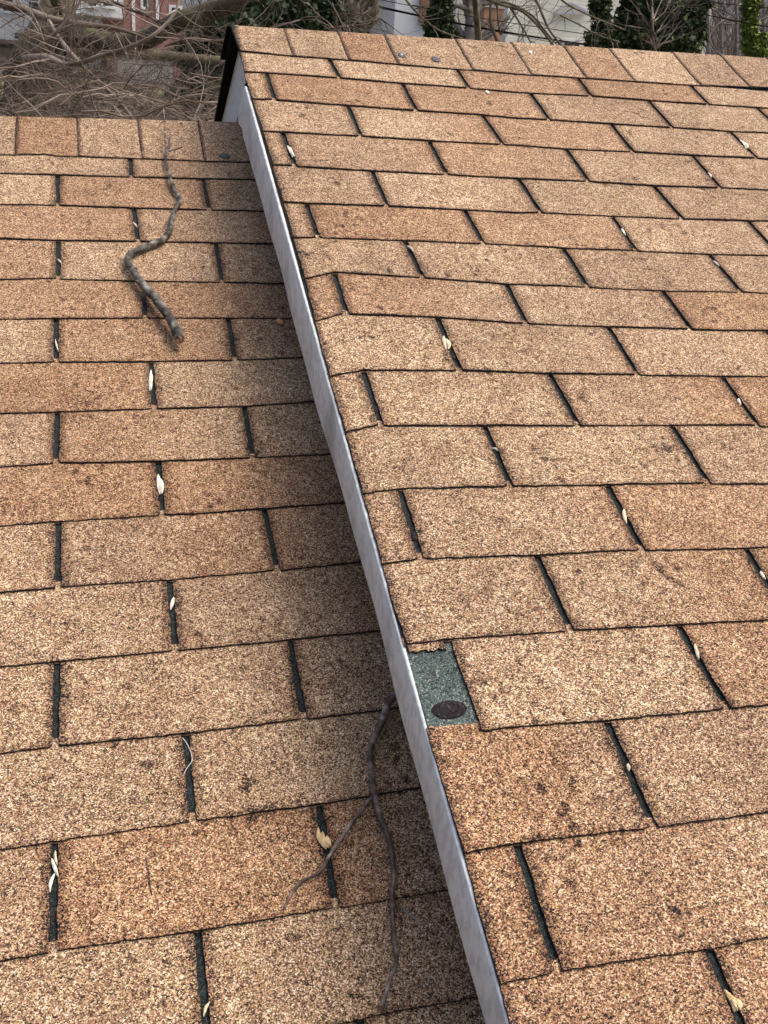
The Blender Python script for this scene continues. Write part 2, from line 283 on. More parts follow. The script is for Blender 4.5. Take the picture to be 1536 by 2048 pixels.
def granule_material():
    mt, N, L, B = newmat('shingle granules')
    pc = N.new('ShaderNodeAttribute'); pc.attribute_name = 'pc'
    tint = N.new('ShaderNodeAttribute'); tint.attribute_name = 'tint'
    lap = N.new('ShaderNodeAttribute'); lap.attribute_name = 'lap'
    wear_shade = N.new('ShaderNodeAttribute'); wear_shade.attribute_name = 'wear_shade'
    V = pc.outputs['Vector']
    def vor(scale):
        v = N.new('ShaderNodeTexVoronoi'); v.voronoi_dimensions = '2D'; v.inputs['Scale'].default_value = scale
        L.new(V, v.inputs['Vector']); return v
    def noi(scale, det=2.0):
        v = N.new('ShaderNodeTexNoise'); v.noise_dimensions = '2D'; v.inputs['Scale'].default_value = scale; v.inputs['Detail'].default_value = det
        L.new(V, v.inputs['Vector']); return v
    v1 = vor(740); v2 = vor(1400)
    s1 = N.new('ShaderNodeSeparateColor'); L.new(v1.outputs['Color'], s1.inputs[0])
    s2 = N.new('ShaderNodeSeparateColor'); L.new(v2.outputs['Color'], s2.inputs[0])
    # which granule: mostly the coarse cells, stirred by the fine ones and by slow drifts in the blend
    slow = noi(22, 3); mid = noi(120, 2)
    val = math_node(N, L, 'ADD', math_node(N, L, 'MULTIPLY', s1.outputs[0], 0.72), math_node(N, L, 'MULTIPLY', s2.outputs[1], 0.28))
    val = math_node(N, L, 'ADD', val, math_node(N, L, 'MULTIPLY', math_node(N, L, 'SUBTRACT', slow.outputs[0], 0.5), 0.22))
    val = math_node(N, L, 'ADD', val, math_node(N, L, 'MULTIPLY', math_node(N, L, 'SUBTRACT', mid.outputs[0], 0.5), 0.30))
    val = math_node(N, L, 'SUBTRACT', val, math_node(N, L, 'MULTIPLY', wear_shade.outputs['Fac'], 0.30))
    loss = noi(52, 6); stain = noi(3.2, 3)
    lo_ = math_node(N, L, 'MULTIPLY', math_node(N, L, 'SUBTRACT', math_node(N, L, 'ADD', math_node(N, L, 'MULTIPLY', loss.outputs[0], 0.6), math_node(N, L, 'MULTIPLY', noi(11, 4).outputs[0], 0.4)), 0.600), 4.0, True)
    val = math_node(N, L, 'SUBTRACT', val, math_node(N, L, 'MULTIPLY', lo_, 0.75))
    tan = ramp(N, [(0.0, (0.008, 0.008, 0.009)), (0.20, (0.028, 0.020, 0.020)), (0.30, (0.125, 0.070, 0.044)), (0.43, (0.25, 0.143, 0.078)),
                   (0.58, (0.37, 0.222, 0.124)), (0.71, (0.49, 0.33, 0.20)), (0.83, (0.71, 0.56, 0.39)), (0.95, (0.92, 0.82, 0.64))])
    L.new(val, tan.inputs[0])
    c_tan = mixc(N, L, 1.0, tan.outputs[0], tint.outputs['Color'], 'MULTIPLY')
    sr = ramp(N, [(0.3, (0.88, 0.86, 0.86)), (0.7, (1.10, 1.11, 1.10))]); L.new(stain.outputs[0], sr.inputs[0])
    c_tan = mixc(N, L, 1.0, c_tan, sr.outputs[0], 'MULTIPLY')
    # odd reddish and orange granules
    hue = N.new('ShaderNodeHueSaturation'); L.new(c_tan, hue.inputs['Color'])
    L.new(math_node(N, L, 'ADD', math_node(N, L, 'MULTIPLY', s1.outputs[2], 0.05), 0.475), hue.inputs['Hue'])
    L.new(math_node(N, L, 'ADD', math_node(N, L, 'MULTIPLY', s2.outputs[2], 0.5), 0.72), hue.inputs['Saturation'])
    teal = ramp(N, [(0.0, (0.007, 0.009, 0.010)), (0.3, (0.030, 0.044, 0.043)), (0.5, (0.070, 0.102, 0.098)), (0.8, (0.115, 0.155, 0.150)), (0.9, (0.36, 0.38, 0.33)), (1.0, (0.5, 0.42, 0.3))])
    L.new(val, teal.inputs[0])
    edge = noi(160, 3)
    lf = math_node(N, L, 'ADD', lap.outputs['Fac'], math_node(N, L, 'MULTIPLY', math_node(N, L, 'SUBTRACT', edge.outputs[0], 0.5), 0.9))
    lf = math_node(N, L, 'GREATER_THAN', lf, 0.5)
    dk = ramp(N, [(0.0, (1, 1, 1)), (1.0, (0.50, 0.46, 0.46))]); L.new(wear_shade.outputs['Fac'], dk.inputs[0])  # paints the shade of the slots into the headlap colour
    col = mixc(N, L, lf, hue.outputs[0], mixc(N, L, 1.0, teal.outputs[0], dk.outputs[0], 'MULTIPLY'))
    L.new(col, B.inputs['Base Color'])
    B.inputs['Roughness'].default_value = 0.85; B.inputs['Specular IOR Level'].default_value = 0.3
    bump = N.new('ShaderNodeBump'); bump.inputs['Strength'].default_value = 0.55; bump.inputs['Distance'].default_value = 0.0012
    hgt = math_node(N, L, 'ADD', math_node(N, L, 'MULTIPLY', v1.outputs['Distance'], -1.0), math_node(N, L, 'MULTIPLY', s1.outputs[1], 0.6))
    L.new(hgt, bump.inputs['Height']); L.new(bump.outputs[0], B.inputs['Normal'])
    return mt

def simple(name, col, rough=0.7, noise=None, metal=0.0, spec=0.5, bump=None, coord='Object'):
    """noise = (scale, detail, [(pos, colour), ...], stretch)"""
    mt, N, L, B = newmat(name)
    B.inputs['Base Color'].default_value = (*col, 1); B.inputs['Roughness'].default_value = rough
    B.inputs['Metallic'].default_value = metal; B.inputs['Specular IOR Level'].default_value = spec
    tc = N.new('ShaderNodeTexCoord')
    if noise:
        sc, det, stops, stretch = noise
        mp = N.new('ShaderNodeMapping'); mp.inputs['Scale'].default_value = stretch; L.new(tc.outputs[coord], mp.inputs[0])
        n = N.new('ShaderNodeTexNoise'); n.inputs['Scale'].default_value = sc; n.inputs['Detail'].default_value = det
        L.new(mp.outputs[0], n.inputs['Vector'])
        r = ramp(N, stops); L.new(n.outputs[0], r.inputs[0]); L.new(r.outputs[0], B.inputs['Base Color'])
        if bump:
            b = N.new('ShaderNodeBump'); b.inputs['Strength'].default_value = bump[0]; b.inputs['Distance'].default_value = bump[1]
            L.new(n.outputs[0], b.inputs['Height']); L.new(b.outputs[0], B.inputs['Normal'])
    return mt

GRAN = granule_material()
ASPH = simple('asphalt edge', (0.012, 0.012, 0.014), 0.8,
              (420, 2, [(0.0, (0.006, 0.006, 0.008)), (0.56, (0.014, 0.014, 0.017)), (0.66, (0.05, 0.045, 0.042)), (0.74, (0.34, 0.27, 0.2))], (1, 1, 1)), bump=(0.6, 0.002))
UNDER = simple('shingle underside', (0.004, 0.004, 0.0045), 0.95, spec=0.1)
TAR = simple('tar', (0.012, 0.010, 0.012), 0.9, (300, 3, [(0.3, (0.008, 0.007, 0.009)), (0.62, (0.028, 0.023, 0.026)), (0.78, (0.20, 0.17, 0.14))], (1, 1, 1)), bump=(0.5, 0.001), spec=0.12)
def metal_material():
    mt, N, L, B = newmat('weathered aluminium trim')
    tc = N.new('ShaderNodeTexCoord')
    def noi(scale, stretch, det=4, rot=(0, 0, 0)):
        mp = N.new('ShaderNodeMapping'); mp.inputs['Scale'].default_value = stretch; mp.inputs['Rotation'].default_value = rot
        L.new(tc.outputs['Object'], mp.inputs[0])
        n = N.new('ShaderNodeTexNoise'); n.inputs['Scale'].default_value = scale; n.inputs['Detail'].default_value = det
        L.new(mp.outputs[0], n.inputs['Vector']); return n.outputs[0]
    base = ramp(N, [(0.3, (0.55, 0.60, 0.625)), (0.5, (0.60, 0.65, 0.675)), (0.7, (0.64, 0.69, 0.715))]); L.new(noi(9, (1, 1, 1.6)), base.inputs[0])
    drip = ramp(N, [(0.0, (0.50, 0.51, 0.53)), (0.40, (0.62, 0.63, 0.65)), (0.52, (1, 1, 1))]); L.new(noi(110, (1, 0.8, 0.6), 3), drip.inputs[0])
    scr = ramp(N, [(0.0, (1, 1, 1)), (0.66, (1, 1, 1)), (0.70, (1.18, 1.18, 1.17)), (0.73, (1, 1, 1))]); L.new(noi(26, (1, 3.2, 0.5), 1, (math.radians(25), 0, 0)), scr.inputs[0])
    dirt = ramp(N, [(0.55, (1, 1, 1)), (0.75, (0.66, 0.66, 0.65))]); L.new(noi(5.5, (1, 1.6, 1)), dirt.inputs[0])
    c = mixc(N, L, 0.5, base.outputs[0], drip.outputs[0], 'MULTIPLY'); c = mixc(N, L, 1.0, c, scr.outputs[0], 'MULTIPLY')
    c = mixc(N, L, 1.0, c, dirt.outputs[0], 'MULTIPLY')
    L.new(c, B.inputs['Base Color']); B.inputs['Roughness'].default_value = 0.8; B.inputs['Metallic'].default_value = 0.0
    b = N.new('ShaderNodeBump'); b.inputs['Strength'].default_value = 0.15; b.inputs['Distance'].default_value = 0.002
    L.new(noi(30, (1, 1, 1)), b.inputs['Height']); L.new(b.outputs[0], B.inputs['Normal'])
    return mt
METAL = metal_material()

# ---------------------------------------------------------------- shingle slopes
PAL = {'l': (1.24, 1.27, 1.24), 'L': (1.12, 1.13, 1.10), 'M': (1.0, 0.98, 0.94), 'm': (1.04, 1.04, 1.00), 'R': (0.96, 0.85, 0.74), 'r': (1.0, 0.91, 0.82), 'D': (0.86, 0.79, 0.72)}
TINT_LOW = {0: ['m', 'M'], 1: ['l', 'r', 'M'], 2: ['r', 'M'], 3: ['R', 'L', 'm'], 4: ['r', 'r'], 5: ['L', 'r', 'M'], 6: ['R', 'm'], 7: ['L', 'r', 'M'],
            8: ['R', 'R'], 9: ['L', 'M', 'r'], 10: ['L', 'm'], 11: ['r', 'm', 'M'], 12: ['L', 'm'], 13: ['M', 'R', 'R'], 14: ['m', 'm']}
TINT_HIGH = {0: ['L', 'l', 'r', 'R', 'L'], 1: ['m', 'R', 'r', 'M', 'm'], 2: ['L', 'L', 'r', 'm', 'L'], 3: ['m', 'M', 'r', 'm', 'M'], 4: ['m', 'L', 'm', 'M'],
             5: ['m', 'R', 'r', 'L', 'L'], 6: ['m', 'm', 'M', 'M'], 7: ['r', 'r', 'L', 'R'], 8: ['L', 'm', 'L'], 9: ['m', 'm', 'M', 'R'], 10: ['m', 'm', 'M'],
             11: ['M', 'm', 'r'], 12: ['m', 'm', 'R'], 13: ['m', 'L', 'r'], 14: ['R', 'M'], 15: ['R', 'r'], 16: ['r', 'r']}

ROWS_HIGH[-1].append((3.9, 0.2549+0.06*2.13)); ROWS_LOW[-1].insert(0, (-2.7, 0.0762-0.05*2.6))
class Slope:
    def __init__(s, rows, slots, u0, u1, h, nbase, ubase, vbase, tints, left_edge=None):
        s.rows, s.slots, s.u0, s.u1, s.h, s.tints, s.left_edge = rows, slots, u0, u1, h, tints, left_edge
        s.ubase, s.vbase = ubase, vbase
    def line(s, r, u):
        u = np.asarray(u, dtype=float); nom = s.vbase - r*EXPO
        if r in s.rows:
            P = s.rows[r]; a = np.array([p[0] for p in P]); b = np.array([p[1] for p in P])
            return np.interp(u, a, b)
        return np.full_like(u, nom) + 0.002*np.sin(u*3+r)
    def slot_lines(s, r):
        got = {k: (a, b) for k, a, b in s.slots.get(r, [])}
        odd = (r % 2 == 1)
        out = []
        base = 0.0 if (odd == (s.h == 0)) else 0.5
        if s.h > 0: base = 0.5 if odd else 0.0
        off = 0.0
        if got:
            k0 = max(got) if s.h > 0 else min(got); off = got[k0][0][0] - (s.ubase + k0*W)
        k = base - 12
        while k < 16:
            if k in got:
                a, b = got[k]
                b = b or (a[0], a[1]-EXPO)
                out.append((k, a, b))
            else:
                u = s.ubase + k*W + off*0.8
                out.append((k, (u, s.vbase-(r-1)*EXPO), (u, s.vbase-r*EXPO)))
            k += 1
        return [o for o in out if s.u0+0.012 < o[2][0] < s.u1-0.012]
    def left(s, v):
        if s.left_edge is None: return s.u0
        return float(np.interp(-v, [-q[0] for q in s.left_edge], [q[1] for q in s.left_edge]))

def build_slope(S, r_last, fine, torn=None):
    """all courses of one slope; returns (mb, attribute arrays)"""
    mb = MB(); pc = []; tint = []; lap = []; wear_shade = []
    def put(P, Tn, Lp, Wr, mi=0, flip=False):
        g = [[toW(u, v, n+S.h) for (u, v, n) in row] for row in P]
        mb.grid(g, mi, flip)
        for i, row in enumerate(P):
            for j, q in enumerate(row):
                pc.append((q[0], q[1]+S.h*7.3, 0)); tint.append((*Tn[i][j], 1)); lap.append(Lp[i][j]); wear_shade.append(Wr[i][j])
    for r in range(0, r_last+1):
        sl = S.slot_lines(r)
        bounds = [None] + sl + [None]
        tl = S.tints.get(r)
        first_seen = 0
        if S.h == 0:            # names in the table start at the tab that crosses the photo's left edge
            first_seen = sum(1 for k, a, b in sl if k < 0)
        for i in range(len(bounds)-1):
            A, Bd = bounds[i], bounds[i+1]
            j = i - first_seen
            key = tl[j] if tl and 0 <= j < len(tl) else random.choice('MmLrRMm')
            col = np.array(PAL[key])*(1+RS.uniform(-0.03, 0.03))
            nxt = np.array(PAL[tl[j+1] if tl and 0 <= j+1 < len(tl) else random.choice('MmLr')])
            def side(X, v, is_left):
                if X is None:
                    return (S.left(v) if is_left else S.u1)
                a, b = X[1], X[2]
                f = (v-b[1])/max(1e-6, (a[1]-b[1]))
                return b[0] + (a[0]-b[0])*f + (HW if is_left else -HW)
            umid = (side(A, S.vbase-r*EXPO, True) + side(Bd, S.vbase-r*EXPO, False))/2
            seen = fine(umid, S.vbase-r*EXPO)
            wdt = side(Bd, S.vbase-r*EXPO, False) - side(A, S.vbase-r*EXPO, True)
            if wdt < 0.01: continue
            nc = max(3, int(wdt/(0.0028 if seen else 0.02))); nr = 30 if seen else 5
            jit = (noise1(nc+1, 1, 0.0007) + noise1(nc+1, 4, 0.0007)) if seen else np.zeros(nc+1)
            jl = (noise1(nr+1, 1, 0.0008) + noise1(nr+1, 5, 0.0008)) if seen else np.zeros(nr+1)
            jr = (noise1(nr+1, 1, 0.0008) + noise1(nr+1, 5, 0.0008)) if seen else np.zeros(nr+1)
            if torn and torn == (r, i): t_lo = 1 - 0.021/EXPO
            else: t_lo = 0.0
            curl = noise1(nc+1, 22, 0.0007); lift = RS.uniform(0, 0.0012)
            split = RS.uniform(0.55, 1.25); cw = RS.uniform(0.10, 0.35)
            P, TT, LL, WW = [], [], [], []
            for b in range(nr+1):
                t = t_lo + (1-t_lo)*(b/nr)**1.15
                rowp, rt, rl, rw = [], [], [], []
                vg = S.vbase - r*EXPO + t*EXPO
                ul = side(A, vg, True); ur = side(Bd, vg, False)
                for c in range(nc+1):
                    f = c/nc
                    u = ul + (ur-ul)*f
                    if c == 0: u += jl[b]
                    if c == nc and Bd is not None: u += jr[b]
                    vb = float(S.line(r, u)) ; vt = (float(S.line(r-1, u)) if r > 0 else S.vbase + EXPO) + 0.012
                    cr = 0.0
                    if Bd is not None: cr += max(0, 1-(ur-u)/0.0035)**2*0.0012
                    if A is not None: cr += max(0, 1-(u-ul)/0.0035)**2*0.0012
                    v = vb + (vt-vb)*t + (jit[c] + cr)*(1-t)**6 if t_lo == 0 else vb + (vt-vb)*t + jit[c]*3*(1 if b < 2 else 0)
                    n = -T*(v-vb)/EXPO + (curl[c]+lift)*(1-t)**3
                    rowp.append((u, v, n))
                    g = 1/(1+math.exp(-(f-split)/max(0.03, cw*0.4)))
                    rt.append(tuple(col*(1-g)+nxt*g))
                    rl.append(0.0)
                    e = 0.0
                    if A is not None or S.h > 0: e = max(e, 1-(u-ul)/0.013)
                    if Bd is not None: e = max(e, 1-(ur-u)/0.013)
                    e = max(e, (1-(v-vb)/0.006)*0.5) if t_lo == 0 else e
                    rw.append(max(0, e)*0.9)
                P.append(rowp); TT.append(rt); LL.append(rl); WW.append(rw)
            put(P, TT, LL, WW)
            depth = T*1.25
            lower = [(u, v-0.0002, n-depth-(curl[c]+lift)*0.8) for c, (u, v, n) in enumerate(P[0])]
            z = [[(0.2, 0.2, 0.2)]*len(lower)]*2; o2 = [[0.0]*len(lower)]*2
            put([lower, P[0]], z, o2, o2, 1)
            for cidx, flip in ((0, True), (nc, False)):
                top = [row[cidx] for row in P]; dd = depth if (A if cidx == 0 else Bd) is not None else depth*1.35
                low = [(u, v, n-dd) for (u, v, n) in top]
                z = [[(0.2, 0.2, 0.2)]*len(top)]*2; o2 = [[0.0]*len(top)]*2
                put([low, top], z, o2, o2, 1, flip)
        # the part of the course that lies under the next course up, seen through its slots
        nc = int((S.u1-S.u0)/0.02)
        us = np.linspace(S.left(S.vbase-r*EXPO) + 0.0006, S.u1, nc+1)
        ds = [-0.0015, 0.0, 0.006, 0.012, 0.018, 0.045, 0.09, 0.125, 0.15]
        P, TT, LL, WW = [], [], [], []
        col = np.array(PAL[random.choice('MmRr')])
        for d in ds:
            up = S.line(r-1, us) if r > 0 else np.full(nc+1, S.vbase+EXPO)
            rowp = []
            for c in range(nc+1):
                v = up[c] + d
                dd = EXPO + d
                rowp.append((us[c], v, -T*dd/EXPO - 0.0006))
            P.append(rowp); TT.append([tuple(col)]*(nc+1)); LL.append([min(1.0, max(0.0, (d-0.003)/0.018))]*(nc+1)); WW.append([(0.0 if (S.h > 0 and r == 14 and us[c] < 0.455) else 0.95) for c in range(nc+1)])  # slot strips toned dark as if shaded, the open bare patch left light
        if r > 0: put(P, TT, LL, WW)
    return mb, {'pc': ('FLOAT_VECTOR', pc), 'tint': ('FLOAT_COLOR', tint), 'lap': ('FLOAT', lap), 'wear_shade': ('FLOAT', wear_shade)}

def in_view(lo_u, hi_u):
    return lambda u, v: lo_u < u < hi_u and v > -2.0

LOWER = Slope(ROWS_LOW, SLOTS_LOW, -2.6, RIGHT, 0.0, 0, 0.0, 0.004, TINT_LOW)
rake = [(0.40, 0.3985)] + RAKE + [(-3.3, 0.390)]
HIGHER = Slope(ROWS_HIGH, SLOTS_HIGH, 0.385, 3.8, STEP, 0, U0R, V0R+0.008, TINT_HIGH, rake)
R_LAST = 23

GROUND = -6.3
house_lo = thing('attached_house', (-1.5, -1.0, GROUND), 'lower attached house whose tan shingle roof carries a crooked stick and a forked twig', 'house', 'two attached houses')
house_hi = thing('attached_house', (2.5, -1.0, GROUND), 'higher attached house with grey metal rake trim and a missing shingle tab', 'house', 'two attached houses')

mb, at_ = build_slope(LOWER, R_LAST, in_view(-0.35, 0.6))
lo_roof = build(mb, 'shingle_roof', [GRAN, ASPH], house_lo, attrs=at_)
mb, at_ = build_slope(HIGHER, R_LAST, in_view(0.0, 1.95), torn=(13, 0))
hi_roof = build(mb, 'shingle_roof', [GRAN, ASPH], house_hi, attrs=at_)

# ---------------------------------------------------------------- ridge caps
FAR = (0.6007, -0.7995)                               # (v, n) direction of the far slope
def vr_low(u): return 0.246 + (u+0.117)*0.0907 if u < 0.5 else 0.30
def vr_high(u): return 0.334 + (u-0.39)*0.078
def vb_line(D, u, slope):
    P = D[-1]
    if u < P[0][0]: return P[0][1] + (u-P[0][0])*slope
    if u > P[-1][0]: return P[-1][1] + (u-P[-1][0])*slope
    return float(np.interp(u, [p[0] for p in P], [p[1] for p in P]))
def build_cap(seams, D, vr, h, u_end, tints, slope, first_left, seen):
    mb = MB(); pc, tint, lap, wear_shade = [], [], [], []
    for i in range(len(seams)):
        a = seams[i]; b = (seams[i+1] if i+1 < len(seams) else a + 0.127) + 0.035
        b = min(b, u_end)
        if b-a < 0.02: continue
        nc = max(4, int((b-a)/(0.003 if seen(a) else 0.02)))
        col = np.array(PAL[tints[i] if i < len(tints) and tints[i] else random.choice('MmrLM')])*(1+RS.uniform(-.03, .03))
        sk = RS.uniform(-0.0015, 0.0015)
        jb = noise1(nc+1, 1, 0.0006)+noise1(nc+1, 5, 0.0008)
        prof = [0.0, 0.03, 0.08, 0.15, 0.25, 0.4, 0.55, 0.7, 0.82, 0.90, 0.95, 0.98, 1.0]
        jl = noise1(40, 1, 0.0008)+noise1(40, 4, 0.001)
        P, WW = [], []
        for q in range(len(prof)+12):
            rowp, rw = [], []
            for c in range(nc+1):
                u = a + (b-a)*c/nc + (jl[q] if c == 0 else 0)
                if i == 0 and c < 6: u += (first_left(q/24) - a)*(1-c/6)
                k = (1 - (u-a)/0.165); nn = 0.0006 + 0.55*T*max(0, k)
                v0 = vb_line(D, u, slope) + sk; v1 = vr(u)
                if q < len(prof):
                    t = prof[q]; v = v0 + (v1-0.008-v0)*t + (jb[c] if q == 0 else 0); n = nn + 0.004*t*t
                else:
                    g = (q-len(prof))
                    if g < 5:                                  # rolled over the ridge
                        ang = math.radians(53.1)*(g+1)/5; R0 = 0.016
                        v = v1-0.008 + R0*math.sin(ang); n = nn + 0.004 - R0*(1-math.cos(ang))
                    else:
                        ang = math.radians(53.1); R0 = 0.016; s_ = (g-4)*0.019
                        v = v1-0.008 + R0*math.sin(ang) + FAR[0]*s_; n = nn + 0.004 - R0*(1-math.cos(ang)) + FAR[1]*s_
                rowp.append((u, v, n))
                e = max(0, 1-(u-a)/0.010)*1.7
                if q == 0: e = max(e, 0.5)
                rw.append(e)
            P.append(rowp); WW.append(rw)
        def put(P, WW, mi, flip=False):
            mb.grid([[toW(u, v, n+h) for (u, v, n) in row] for row in P], mi, flip)
            for i_, row in enumerate(P):
                for j_, q_ in enumerate(row):
                    pc.append((q_[0]*0.97+3, q_[1]*1.0+h*5-q_[2]*1.1, 0)); tint.append((*col, 1)); lap.append(0.0); wear_shade.append(WW[i_][j_])
        put(P, WW, 0)
        lowr = [(u, v, n-0.0048) for (u, v, n) in P[0]]; put([lowr, P[0]], [[0]*len(lowr)]*2, 1)
        top = [row[0] for row in P]
        ed = 0.0045 if i == 0 else 0.0022
        lowl = [(u, v-ed*(0 if q < 13 else 0.8), n-ed*(1 if q < 13 else 0.6)) for q, (u, v, n) in enumerate(top)]
        put([lowl, top], [[0]*len(top)]*2, 1, True)
        back = P[-1]; lowb = [(u, v-0.0036, n-0.0027) for (u, v, n) in back]; put([back, lowb], [[0]*len(back)]*2, 1)
        # underside of the free end, black felt
        und = [[(u, v-0.0045*(0 if q < 13 else 0.8), n-0.0045*(1 if q < 13 else 0.6)) for (u, v, n) in row] for q, row in enumerate(P)]
        put(und, [[0]*(nc+1) for _ in und], 2, True)
    return mb, {'pc': ('FLOAT_VECTOR', pc), 'tint': ('FLOAT_COLOR', tint), 'lap': ('FLOAT', lap), 'wear_shade': ('FLOAT', wear_shade)}

sl = [CAPSEAM_LOW[0]-0.13*k for k in range(18, 0, -1)] + CAPSEAM_LOW
tl = [None]*17 + ['m', 'R', 'm', 'M', 'M']
mb, at_ = build_cap(sl, ROWS_LOW, vr_low, 0.0, RIGHT, tl, 0.05, lambda t: sl[0], lambda a: a > -0.4)
cap_lo = build(mb, 'ridge_cap', [GRAN, ASPH, UNDER], house_lo, attrs=at_)
sh = [0.3975] + CAPSEAM_HIGH; sh = sh + [sh[-1]+0.15*k for k in range(1, 15)]
def first_left(t): return 0.3985 - 0.009*min(1, t*2) - (0.006 if t > 0.55 else 0)
mb, at_ = build_cap(sh, ROWS_HIGH, vr_high, STEP, 3.8, ['m', 'm', 'R', 'M', 'M', 'm', 'r', 'l', 'M', 'M'], 0.078, first_left, lambda a: a < 2.0)
cap_hi = build(mb, 'ridge_cap', [GRAN, ASPH, UNDER], house_hi, attrs=at_)

# far slopes: granules above, black underside, edge overhanging the far rake
def far_slope(name, parent, vr, h, ua, ub, length=3.2, vshift=-0.006):
    mb = MB(); pc = []; N_ = 8
    for side in (0, 1):
        rows_ = []
        for i in range(N_+1):
            s_ = length*i/N_; row = []
            for u in (ua(s_), ub):
                v = vr(u) + vshift + FAR[0]*s_; n = -0.006 + FAR[1]*s_
                if side: v -= 0.8*0.011; n -= 0.6*0.011
                row.append((u, v, n))
            rows_.append(row)
        mb.grid([[toW(u, v, n+h) for u, v, n in r_] for r_ in rows_], side)
        for r_ in rows_:
            for q in r_: pc.append((q[0], q[1]*1.7, 0))
        if side == 0: keep = rows_
        else:
            for idx in (0, 1):
                mb.grid([[toW(*(r_[idx][0], r_[idx][1], r_[idx][2]+h)) for r_ in keep], [toW(*(r_[idx][0], r_[idx][1], r_[idx][2]+h)) for r_ in rows_]], 1)
                for L_ in (keep, rows_):
                    for r_ in L_: pc.append((r_[idx][0], r_[idx][1], 0))
    n = len(pc)
    return build(mb, name, [GRAN, UNDER], parent, smooth=False, attrs={'pc': ('FLOAT_VECTOR', pc), 'tint': ('FLOAT_COLOR', [(1, 1, 1, 1)]*n), 'lap': ('FLOAT', [0]*n), 'wear_shade': ('FLOAT', [0]*n)})
far_slope('far_roof_slope', house_lo, vr_low, 0.0, lambda s_: -2.6, RIGHT)
far_slope('far_roof_slope', house_hi, vr_high, STEP, lambda s_: 0.392 + 0.008*min(1, s_/0.5), 3.8)

# ---------------------------------------------------------------- walls under the two roofs
BRICKF = None
def gable_body(name, parent, u0, u1, h, vr, mat, drop):
    v_e = -3.05; prof = []
    rid = vr(u0)
    near = toW(0, v_e, h-drop); top = toW(0, rid-0.05, h-drop); far_ = toW(0, rid-0.05+FAR[0]*3.0-0.0, h-drop+FAR[1]*3.0)
    pts = [(near[1], GROUND-0.3), (near[1], near[2]), (top[1], top[2]), (far_[1], far_[2]), (far_[1], GROUND-0.3)]
    mb = MB()
    V = [(u0, y, z) for y, z in pts] + [(u1, y, z) for y, z in pts]
    n = len(pts)
    F = [tuple(range(n))[::-1], tuple(range(n, 2*n))] + [(i, (i+1) % n, n+(i+1) % n, n+i) for i in range(n)]
    mb.add(V, F); return build(mb, name, mat, parent, smooth=False)
SIDING_DK = simple('brown siding', (0.13, 0.10, 0.085), 0.7, (3, 3, [(0.3, (0.10, 0.08, 0.07)), (0.7, (0.17, 0.13, 0.11))], (1, 1, 12)))
gable_body('wall', house_lo, -2.55, RIGHT-0.004, 0.0, vr_low, SIDING_DK, 0.05)
gable_body('wall', house_hi, RIGHT+0.003, 3.75, STEP, vr_high, SIDING_DK, 0.03)

# ---------------------------------------------------------------- metal rake trim
def rake_trim():
    mb = MB(); U = 0.3875
    foot_v = [q[0] for q in FASCIA_FOOT][::-1]; foot_n = [q[1] for q in FASCIA_FOOT][::-1]
    end_top, end_bot = (0.045, FASCIA_END[0][1]), FASCIA_END[1]
    n = 260; P = []
    for i in range(n+1):
        f = i/n; v = -3.12 + (3.12+0.10)*f
        fo = float(np.interp(v, foot_v, foot_n)) - 0.005; top = STEP - 0.0052
        if v > end_top[0]:
            k = (v-end_top[0])/(end_bot[0]-end_top[0]); top = max(fo+0.001, (STEP-0.0052) + (end_bot[1]-STEP+0.0052)*k)
        wob = 0.0012*math.sin(v*9) + 0.0008*math.sin(v*23+1) + (0.004*max(0, 1-abs(v-0.06)/0.06))
        P.append([(U+wob*0.3+0.030, v, fo), (U+wob+0.001, v, fo-0.001), (U+wob-0.0005, v, fo+0.004), (U+wob*0.6, v, (fo+top)/2), (U, v, top-0.002), (U+0.0015, v, top), (U+0.0040, v, top-0.0004), (U+0.0075, v, top-0.004)])
    mb.grid([[toW(*q) for q in row] for row in P], 0)
    return build(mb, 'rake_trim', METAL, house_hi)
trim = rake_trim()
tag(trim, 'long grey metal rake trim along the near edge of the higher roof')
def far_trim():
    mb = MB(); U = 0.417
    poly = [(0.325, 0.198), (0.12, 0.196), (0.12, 0.15), (0.2160, 0.1170), (0.3100, -0.003), (0.352, -0.058), (0.352+FAR[0]*2.4, -0.058+FAR[1]*2.4), (0.4035+FAR[0]*2.6, 0.1082+FAR[1]*2.6), (0.4035, 0.1082)]
    V = [toW(U, v, n) for v, n in poly] + [toW(U+0.018, v, n) for v, n in poly]; n = len(poly)
    mb.add(V, [tuple(range(n)), tuple(range(n, 2*n))[::-1]] + [(i, n+i, n+(i+1) % n, (i+1) % n) for i in range(n)])
    return build(mb, 'rake_trim', METAL, house_hi, smooth=False)
ft = far_trim(); tag(ft, 'short grey metal rake trim on the far side of the higher ridge')
# trim joint: a black tube standing in for the shadow gap where the far piece laps behind the near one, and a shallow crease
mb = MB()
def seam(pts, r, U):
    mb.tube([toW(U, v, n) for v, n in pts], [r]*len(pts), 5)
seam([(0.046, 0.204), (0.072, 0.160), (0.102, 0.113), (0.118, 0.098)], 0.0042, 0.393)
build(mb, 'joint_gap_shade', UNDER, ft)  # black of the shingle undersides reused as the gap's shadow
mb = MB(); seam([(0.31, 0.140), (0.275, 0.118), (0.24, 0.125)], 0.0014, 0.4165)
build(mb, 'crease', METAL, ft)

